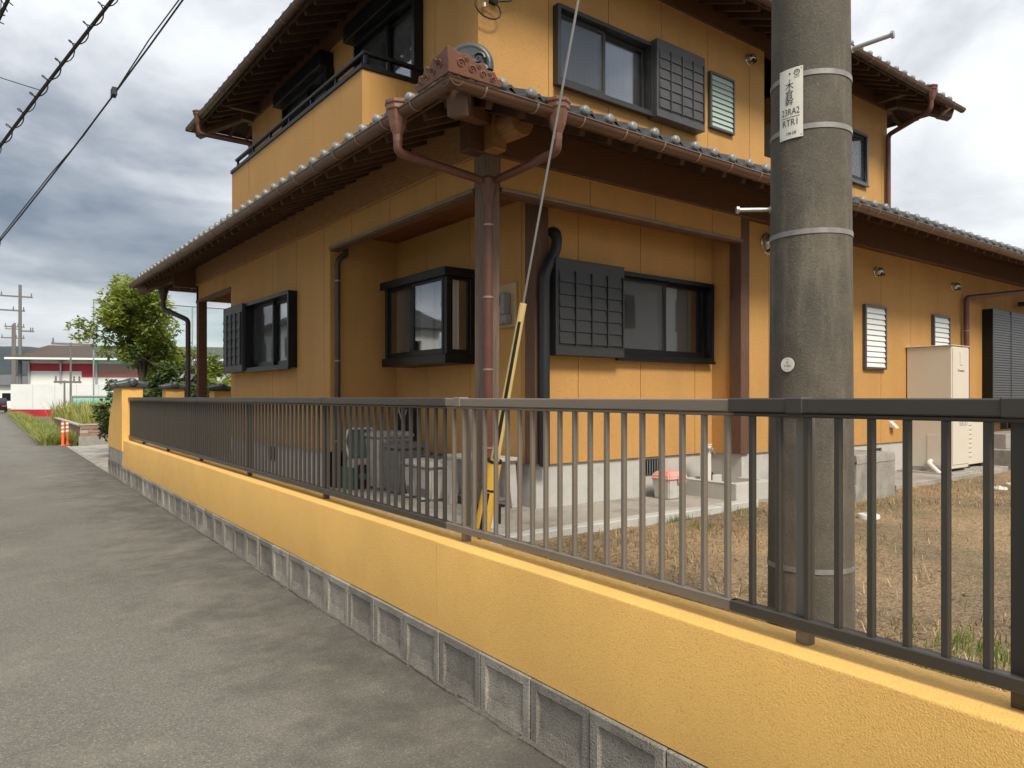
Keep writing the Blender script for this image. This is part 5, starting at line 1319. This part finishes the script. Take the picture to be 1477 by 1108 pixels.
# low brick wall with its curb
bwl = thing('brick_wall', 'low brown brick wall with pale coping round the weedy plot', 'wall', S(2.35, 26.6, 0), -DEL, local=True)
def bricks(axis, n_l, n_c, x0, y0, z0, bl=.42, bh=.115):
    base = MB()
    if axis == 'x': base.box(x0, x0 + n_l * bl, y0 + .03, y0 + .15, 0, z0 + n_c * bh)
    else: base.box(x0 + .03, x0 + .15, y0, y0 + n_l * bl, 0, z0 + n_c * bh)
    wl_ = base.build('core', 'mortar', bwl)
    me = (MB().box(.008, bl - .008, 0, .16, .006, bh - .006) if axis == 'x' else MB().box(0, .16, .008, bl - .008, .006, bh - .006)).mesh('brick', 'brick_brown')
    for r_ in range(n_c):
        for c in range(n_l):
            s_ = c * bl + (bl / 2 if r_ % 2 else 0) * (1 if c < n_l - 1 else 0)
            o_ = bpy.data.objects.new('brick', me); COL.objects.link(o_); o_.parent = wl_
            o_.location = (x0 + s_ + random.uniform(-.004, .004), y0 + random.uniform(-.005, .005), z0 + r_ * bh) if axis == 'x' else (x0 + random.uniform(-.005, .005), y0 + s_, z0 + r_ * bh)
    cpn = MB()
    if axis == 'x': cpn.box(x0 - .02, x0 + n_l * bl + .2, y0 - .02, y0 + .18, z0 + n_c * bh, z0 + n_c * bh + .05)
    else: cpn.box(x0 - .02, x0 + .18, y0 - .02, y0 + n_l * bl, z0 + n_c * bh, z0 + n_c * bh + .05)
    cpn.build('coping', 'mortar', bwl, bevel=.006)
bricks('x', 18, 3, 0, 0, .28); bricks('y', 26, 4, -.0, .20, .12)
MB().box(-.05, 7.8, -.06, .0, -.05, .28).build('curb', 'old_concrete', bwl, bevel=.01)
# orange post cones
for i, (u, lb) in enumerate(((90.5, 'orange marker post with white bands touching the brick wall end'), (97, 'orange marker post with white bands nearer the driveway curb'))):
    p = on_z(u, 642 - i, 0.02)
    q = thing('marker_post', lb, 'bollard', (p.x, p.y, 0.0), group='orange marker posts')
    MB().lathe([(.10, 0), (.10, .02), (.05, .03), (.042, .05), (.042, .74), (.035, .76)], (p.x, p.y, 0), 14).build('post', 'orange', q, smooth=True)
    for z in (.42, .54, .66): MB().lathe([(.0425, z), (.0445, z), (.0445, z + .055), (.0425, z + .055)], (p.x, p.y, 0), 14, caps=False).build('reflective_band', 'white_paint', q)
# grass verge and weeds
def verge(rn):
    s_ = rn.random(); yv = 27.2 + 46 * s_ ** 1.3; return tuple(S(1.35 + .95 * rn.random() * (1 - .25 * s_), yv)[:2])
tag(blades(15000, verge, .12, .50, .028, 'verge', 'verge_grass', lean=1.5, zfn=lambda x, y_: -.02), 'long green grass hanging over the road edge by the brick wall', 'grass')
def plot(rn): return tuple(S(2.7 + 11 * rn.random(), 27.0 + 20 * rn.random() ** 1.4)[:2])
tag(blades(11000, plot, .5, 1.35, .06, 'weed', 'tall_weeds', lean=.6, zfn=lambda x, y_: .15), 'tall yellow green weeds filling the plot behind the brick wall', 'weeds')

# trees
def tree(name, label, cat, base, h, cr, n_leaf, leaf, leaf_m='leaf', seed=1, lean=(0, 0), crown_z=.62, cz=.40, trunk=.09, group=None, limbs=9):
    rn = random.Random(seed); t = thing(name, label, cat, tuple(base), group=group); base = Vector(base)
    tr = MB(); top = base + Vector((lean[0], lean[1], h * .80))
    spine = [base.lerp(top, k_ / 6) + Vector((rn.uniform(-.06, .06), rn.uniform(-.06, .06), 0)) * (1 if 0 < k_ < 6 else 0) for k_ in range(7)]
    tr.tube(spine, [trunk * (1 - .11 * k_) for k_ in range(7)], 8)
    clumps = []
    for i in range(limbs):
        s_ = rn.uniform(.25, .95); k_ = min(5, int(s_ * 6)); p = spine[k_].lerp(spine[k_ + 1], s_ * 6 - k_)
        a = 2 * pi * (i / limbs) + rn.uniform(-.4, .4)
        z_t = crown_z * h + rn.uniform(-.9, 1.0) * cz * h * .8
        rr = cr * sqrt(max(.12, 1 - ((z_t - crown_z * h) / (cz * h)) ** 2)) * rn.uniform(.55, .95)
        e_ = base + Vector((lean[0] * .6 + cos(a) * rr, lean[1] * .6 + sin(a) * rr, max(z_t, p.z - base.z + .1)))
        mid_ = p.lerp(e_, .5) + Vector((0, 0, .12 * h * rn.random()))
        tr.tube([p, p.lerp(mid_, .6), mid_, e_], [trunk * .5, trunk * .38, trunk * .28, trunk * .1], 6)
        clumps += [(e_, cr * rn.uniform(.26, .42)), (mid_, cr * rn.uniform(.22, .36))]
        for j in range(2):
            q = e_ + Vector((rn.gauss(0, 1), rn.gauss(0, 1), rn.gauss(0, .8))) * cr * .28; tr.tube([mid_, q], [trunk * .2, trunk * .06], 5); clumps.append((q, cr * rn.uniform(.18, .32)))
    clumps.append((top, cr * .4))
    tr.build('trunk', 'bark', t, smooth=True)
    cr_ = MB()
    for i in range(n_leaf):
        c, r_ = rn.choice(clumps)
        while True:
            d_ = Vector((rn.uniform(-1, 1), rn.uniform(-1, 1), rn.uniform(-1, 1)))
            if .2 < d_.length < 1: break
        p = c + d_ * r_ * Vector((1, 1, .75)).length / 1.6
        ax = Vector((rn.gauss(0, 1), rn.gauss(0, 1), rn.gauss(-.35, .5))).normalized(); sd_ = ax.cross(Vector((rn.gauss(0, .5), rn.gauss(0, .5), 1))).normalized()
        l_ = leaf * rn.uniform(.7, 1.3); w_ = l_ * .22; b = len(cr_.v); dn = ax.cross(sd_) * l_ * .06
        cr_.v += [tuple(p), tuple(p + ax * l_ * .5 + sd_ * w_ + dn), tuple(p + ax * l_), tuple(p + ax * l_ * .5 - sd_ * w_ + dn)]
        cr_.f.append((b, b+1, b+2, b+3))
    o_ = cr_.build('crown', leaf_m, t)
    return t
tb = on_y(207, 573, 20.2)
tree('leafy_tree', 'leafy yellow green garden tree rising behind the wall end pillar', 'tree', (tb.x, tb.y, .1), 4.6, 1.05, 15000, .14, seed=5, crown_z=.62, cz=.36, trunk=.10, limbs=14)
tb2 = on_y(245, 573, 19.2)
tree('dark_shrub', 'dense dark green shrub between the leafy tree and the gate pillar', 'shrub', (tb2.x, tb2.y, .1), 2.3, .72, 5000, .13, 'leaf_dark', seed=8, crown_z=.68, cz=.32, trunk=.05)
tb3 = on_y(185, 590, 20.5)
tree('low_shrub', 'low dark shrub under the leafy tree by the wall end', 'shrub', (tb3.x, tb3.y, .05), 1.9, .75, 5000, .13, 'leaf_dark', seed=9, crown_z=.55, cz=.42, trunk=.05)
for i, (u, yy, h, r_, lb) in enumerate(((297, 20.5, 2.9, .62, 'slim young tree seen beneath the far porch beam'), (325, 21.5, 2.2, .55, 'small bushy tree beside the west wall beyond the porch'))):
    p = on_y(u, 573, yy); tree('young_tree', lb, 'tree', (p.x, p.y, .1), h, r_, 2600, .13, seed=20 + i, crown_z=.62, cz=.36, trunk=.04, limbs=7)

# ---- distant street ---------------------------------------------------
# white hall with red bands
hb = at_t(40, 573, 62); he = at_t(420, 573, 66)
hd = Vector((he.x - hb.x, he.y - hb.y, 0)); hl = hd.length; hang = math.atan2(hd.y, hd.x)
hall = thing('white_hall', 'long white hall with red bands and a brown low gable roof', 'building', (hb.x, hb.y, 0), hang, local=True)
ztop = EYE + (HYP - 519) / FPX * 62
MB().box(0, hl, 0, 14, -.1, ztop).build('wall', 'white_paint', hall)
MB().box(-.02, hl, -.03, .0, ztop - .95, ztop - .30).build('red_band', 'red_paint', hall); MB().box(4.2, 11, -.05, -.03, ztop - 1.45, ztop - .30).build('red_sign', 'red_paint', hall)
m_ = MB(); zr_ = EYE + (HYP - 507) / FPX * 62
m_.prism([(-1.2, ztop), (14 + 1.2, ztop), (14 + 1.2, ztop + .15), (7, zr_ + 1.0), (-1.2, ztop + .15)], lambda a, c, d: (d, a, c), -1.2, hl + 1); m_.build('roof', 'roof_brown', hall)
MB().box(-1.2, hl + 1, -1.35, -1.2, ztop - .02, ztop + .14).build('eave_gutter', 'white_paint', hall)
for i in range(5):
    w_ = MB().box(9.5 + i * 3.2, 12.0 + i * 3.2, -.06, 0, ztop - 2.6, ztop - 2.0).build('window', 'black_frame', hall)
for x in (0.15, 2.6, 5.4): MB().tube([(x, -.15, 0), (x, -.15, ztop)], .09, 8).build('downpipe', 'galvanised', hall)
fp = thing('site_fence', 'white panel fence with a red foot in front of the hall', 'fence', (hb.x, hb.y, 0), hang, local=True)
for i in range(16):
    MB().box(.5 + i * 1.6, .5 + i * 1.6 + 1.58, -4.1, -4.03, .55, 2.55).build('panel', 'panel_white', fp)
    MB().box(.5 + i * 1.6, .5 + i * 1.6 + 1.58, -4.11, -4.02, -.1, .54).build('foot_panel', 'red_paint', fp)
# poles and nets
def far_pole(u, t, top_v, lb, arms, r_=.17):
    p = at_t(u, 573, t); h = EYE + (HYP - top_v) / FPX * t
    q = thing('distant_pole', lb, 'utility pole', (p.x, p.y, 0), -DEL, group='poles along the street', local=True)
    MB().tube([(0, 0, 0), (0, 0, h)], [r_, r_ * .7], 10).build('shaft', 'far_pole', q, smooth=True)
    for dz_, x0, x1 in arms:
        MB().box(x0, x1, -.06, .06, h - dz_ - .06, h - dz_ + .06).build('crossarm', 'far_pole', q)
        for x in (x0 + .1, (x0 + x1) / 2 + .3, x1 - .1): MB().lathe([(.03, 0), (.055, .08), (.03, .15), (.055, .22), (.02, .28)], (x, 0, h - dz_ + .06), 8).build('insulator', 'far_pole', q)
    return q, h, p
far_pole(29, 62, 411, 'tall concrete pole with crossarms on the road verge', ((1.0, -1.4, .9), (2.2, -1.9, .35), (3.9, -.1, 1.0)))
far_pole(21, 78, 466, 'concrete pole with crossarms farther down the verge', ((.4, -.9, .9), (1.6, -1.2, .9)))
far_pole(18, 96, 468, 'slender pole behind two others at the road bend', ((.6, -.8, .8),), .14)
far_pole(102, 44, 494, 'slim steel pole with crossbar before the white hall', ((.1, -1.0, 1.3),), .07)
far_pole(93, 40, 549, 'short white pole standing among the tall weeds', ((.08, -.5, .8),), .06)
# ball net: tall green mesh on steel frame behind the tree
def netq(u0, u1, vt0, vt1, vb, t, nm, mt, lb):
    a, b = at_t(u0, vt0, t), at_t(u1, vt1, t)
    q = thing(nm, lb, 'net', (a.x, a.y, 0)); zb_2 = EYE + (HYP - vb) / FPX * t
    m_ = MB(); m_.grid(lambda s_, h: (a.x + (b.x - a.x) * s_, a.y + (b.y - a.y) * s_, zb_2 + (a.z + (b.z - a.z) * s_ - zb_2) * h + (.0)), 12, 4); m_.build('mesh_sheet', mt, q)
    MB().tube([a, b], .06, 6).build('top_rail', 'galvanised', q)
    for s_ in (0, .5, 1): p = a.lerp(b, s_); MB().tube([(p.x, p.y, -.1), p], .05, 6).build('net_post', 'galvanised', q)
netq(135, 420, 432, 452, 600, 48, 'ball_net', 'net', 'tall translucent green ball net stretched behind the garden trees')
netq(104, 260, 572, 572, 606, 36, 'low_net', 'net_dense', 'low bright green netting along the weedy plot')
# far houses at the end of the road and a dark car
def small_house(name, label, loc, rz, w_, d_, h, wall, roof, group=None, detail=True):
    q = thing(name, label, 'house', loc, rz, group, local=True)
    MB().box(-w_/2, w_/2, -d_/2, d_/2, -.05, h).build('wall', wall, q)
    rh_ = d_ * .22
    ro_ = MB().prism([(-d_/2 - .6, h - .08), (d_/2 + .6, h - .08), (d_/2 + .6, h + .06), (0, h + rh_), (-d_/2 - .6, h + .06)], lambda a, c, d: (d, a, c), -w_/2 - .5, w_/2 + .5).build('roof', roof, q)
    if detail:
        for sx in (-1, 1):
            for k_ in range(3):
                for z in (1.0, 3.6):
                    if z + 1.1 > h: continue
                    x = -w_/2 + w_ * (k_ + .5) / 3
                    wn_ = MB().box(x - .7, x + .7, sx * (d_/2) - .03, sx * (d_/2) + .03, z, z + 1.1).build('window', 'frame_grey', q)
                    MB().box(x - .62, x + .62, sx * (d_/2 + .032) - .004, sx * (d_/2 + .032) + .004, z + .08, z + 1.02).build('pane', 'black_frame', wn_)
        for sy in (-1, 1):
            for k_ in range(2):
                for z in (1.0, 3.6):
                    if z + 1.1 > h: continue
                    y_ = -d_/2 + d_ * (k_ + .5) / 2
                    wn_ = MB().box(sy * (w_/2) - .03, sy * (w_/2) + .03, y_ - .7, y_ + .7, z, z + 1.1).build('window', 'white_paint', q)
                    MB().box(sy * (w_/2 + .032) - .004, sy * (w_/2 + .032) + .004, y_ - .62, y_ + .62, z + .08, z + 1.02).build('pane', 'black_frame', wn_)
    return q
for i, (u, t, w_, h, wall, lb) in enumerate(((8, 118, 7, 3.4, 'brick_brown', 'brown low house at the far end of the road'), (27, 105, 6, 3.2, 'white_paint', 'white low house behind the poles at the road end'), (-22, 130, 9, 4.2, 'cream_wall', 'cream house across the far end of the road'))):
    p = at_t(u, 573, t); small_house('far_house', lb, (p.x, p.y, 0), -.5, w_, 6, h, wall, 'roof_grey')
p = at_t(-6, 573, 70)
car = thing('car', 'dark car on the road far ahead', 'car', (p.x, p.y, 0), -DEL, local=True)
m_ = MB(); m_.prism([(-2.1, .28), (2.1, .28), (2.15, .75), (1.3, .90), (.75, 1.42), (-1.2, 1.45), (-1.95, .95), (-2.15, .8)], lambda a, c, d: (d, a, c), -.85, .85); m_.build('body', 'car_black', car, bevel=.06, seg=2, smooth=True)
for x in (-.87, .87):
    for y_ in (-1.35, 1.35): MB().lathe([(.1, -.1), (.31, -.1), (.33, -.05), (.33, .05), (.31, .1), (.1, .1)], n=18, fn=lambda a, c, z: (z, a, c), c=(x * .9, y_, .33)).build('wheel', 'rubber', car, smooth=True)
for x in (-.6, .6): MB().box(x - .18, x + .18, -2.17, -2.1, .62, .76).build('tail_light', 'red_paint', car)
m_ = MB().prism([(-1.85, 1.0), (-1.22, 1.40), (-1.24, 1.42), (-1.9, 1.0)], lambda a, c, d: (d, a, c), -.65, .65).build('rear_window', 'shutter', car)
# neighbours across the street and to the south (seen in the window panes)
small_house('neighbour_house', 'cream two storey house with grey roof across the street', (-12.5, 22, 0), .25, 9, 7.5, 5.6, 'cream_wall', 'roof_grey')
small_house('neighbour_house', 'cream house with grey gable roof farther along the other side', (-10.5, 40, 0), 1.7, 9, 7, 5.4, 'white_paint', 'roof_grey')
small_house('neighbour_house', 'white two storey house with grey roof south of the yard', (21, -9.5, .2), .1, 10, 7.5, 5.4, 'white_paint', 'roof_grey')
small_house('neighbour_house', 'low cream house with grey roof south of the yard', (8, -17, .2), -.1, 9, 7, 5.2, 'cream_wall', 'roof_grey')

# overhead cables -------------------------------------------------------
def cable(pix, A, B, r_, label, ext0=True, m='cable_black', spiral=False):
    """pix: image points on the cable; it hangs in the vertical plane through plan points A and B"""
    A = Vector(A); B = Vector(B); pts = []
    for u, v in pix:
        d = pdir(u, v); # solve A + s(B-A) = t*d (plan)
        e_ = B - A; det = e_.x * (-d.y) - (-d.x) * e_.y
        s_ = ((-A.x) * (-d.y) - (-d.x) * (-A.y)) / det
        t_ = (e_.x * (-A.y) - e_.y * (-A.x)) / det
        pts.append((s_, EYE + d.z * t_))
    pts.sort()
    s = [p[0] for p in pts]; z = [p[1] for p in pts]
    # quadratic fit through the samples
    n = len(s); import numpy as np
    deg = 2 if n > 2 else 1
    co_ = np.polyfit(s, z, deg)
    P = []
    for i in range(41):
        q = i / 40; c = A.lerp(B, q); P.append(Vector((c.x, c.y, float(np.polyval(co_, q)))))
    q = thing('overhead_cable', label, 'cable', tuple(P[0]))
    MB().tube(P, r_, 6).build('conductor', m, q, smooth=True)
    if spiral:
        H = []
        for i in range(40):
            for j in range(30):
                f_ = j / 30; c = P[i].lerp(P[i + 1], f_)
                if (c - CAM).length > 40: continue
                ln_ = (i + f_) * (P[1] - P[0]).length; an = ln_ / .24 * 2 * pi
                sdv_ = Vector((-(B - A).y, (B - A).x, 0)).normalized(); H.append(c + sdv_ * cos(an) * .045 + Vector((0, 0, .045 * sin(an) + .03)))
        MB().tube(H, .005, 4).build('spiral_hanger', m, q)
    elif len(pix) > 2:
        for i in range(6, 34, 4): MB().box(P[i].x - .02, P[i].x + .02, P[i].y - .05, P[i].y + .05, P[i].z - .015, P[i].z + .05).build('spacer', m, q)
        MB().tube([p_ + Vector((.015 * sin(i_ * 1.3), 0, .022 + .014 * cos(i_ * 2.1))) for i_, p_ in enumerate(P)], r_ * .7, 5).build('messenger', m, q, smooth=True)
    return P
AP = (PX, PY)
LP_ = (-4.6, 24.0)
cable(((262, 0), (222, 62), (160, 140), (78, 250), (0, 348)), AP, LP_, .008, 'thin twin overhead cable with small spacers crossing above the road')
AQ = (-1.2, 1.0)
cable(((160, 0), (105, 78), (57, 130), (0, 212)), (2.4, 1.6), (-4.9, 24.2), .015, 'thick overhead cable wrapped in spiral hangers above the road', spiral=True)
cable(((15, 0), (8, 18), (0, 36)), (1.6, 1.4), (-4.8, 23.8), .013, 'third overhead cable at the far side of the road', spiral=True)
cable(((0, 112), (57, 130)), tuple(at_t(-140, 80, 11)[:2]), tuple(at_t(57, 130, 8.4)[:2]), .006, 'short branch cable meeting the spiral wrapped cable')
op = thing('utility_pole', 'concrete utility pole across the street carrying the overhead cables', 'utility pole', (-4.75, 24.1, 0))
MB().lathe([(.18, -.05), (.14, 6), (.11, 12.5)], (-4.75, 24.1, 0), 20).build('shaft', 'pole_concrete', op, smooth=True)
for z in (8.5, 10.5, 12): MB().box(-5.7, -3.8, 24.04, 24.16, z - .05, z + .05).build('crossarm', 'galvanised', op)

# hills ------------------------------------------------------------------
def ridge(name, t, hfn, m, depth, label=None):
    mb = MB(); nA, nD = 220, 8
    def f(a, b):
        u = radians(-75 + 150 * a); ang = PSI + u      # heading from +Y clockwise
        h = hfn(math.degrees(u)); rr = t + depth * b; pk_ = sin(pi * min(1, b * 1.25) / 2) if b < .8 else 1 - (b - .8) * 1.5
        z = -5 + (h + 5) * pk_ * (1 + .05 * noise.noise((a * 60, b * 6, t)))
        return (rr * sin(ang), rr * cos(ang), z)
    mb.grid(f, nA, nD); o_ = mb.build(name, m, smooth=True); o_['kind'] = 'structure'; return o_
def h_far(d): return 232 + 22 * noise.noise((d * .16, 0, 0)) + 10 * noise.noise((d * .7, 1, 0)) + 4 * noise.noise((d * 2.3, 4, 0))
def h_near(d): return 46 + 18 * noise.noise((d * .22 + 3, 2, 0)) + 8 * noise.noise((d * 1.1, 3, 0)) + 3 * noise.noise((d * 4, 3, 0)) - 0.5 * (d + 35)
ridge('mountains', 3400, h_far, 'forest_far', 900)
ridge('hills', 1300, h_near, 'forest_near', 500)
# haze over the far land
hz = MB().box(-6000, 6000, -6000, 6000, -1.5, 420)
ho_ = hz.build('haze', 'terrain'); ho_['kind'] = 'stuff'
hm = bpy.data.materials.new('haze'); hm.use_nodes = True; nt = hm.node_tree; nt.nodes.clear()
om = nt.nodes.new('ShaderNodeOutputMaterial'); pv = nt.nodes.new('ShaderNodeVolumePrincipled')
pv.inputs['Color'].default_value = (0.62, 0.76, 0.95, 1); pv.inputs['Density'].default_value = 4.5e-5; pv.inputs['Anisotropy'].default_value = 0.2
nt.links.new(pv.outputs[0], om.inputs['Volume']); ho_.data.materials.clear(); ho_.data.materials.append(hm)
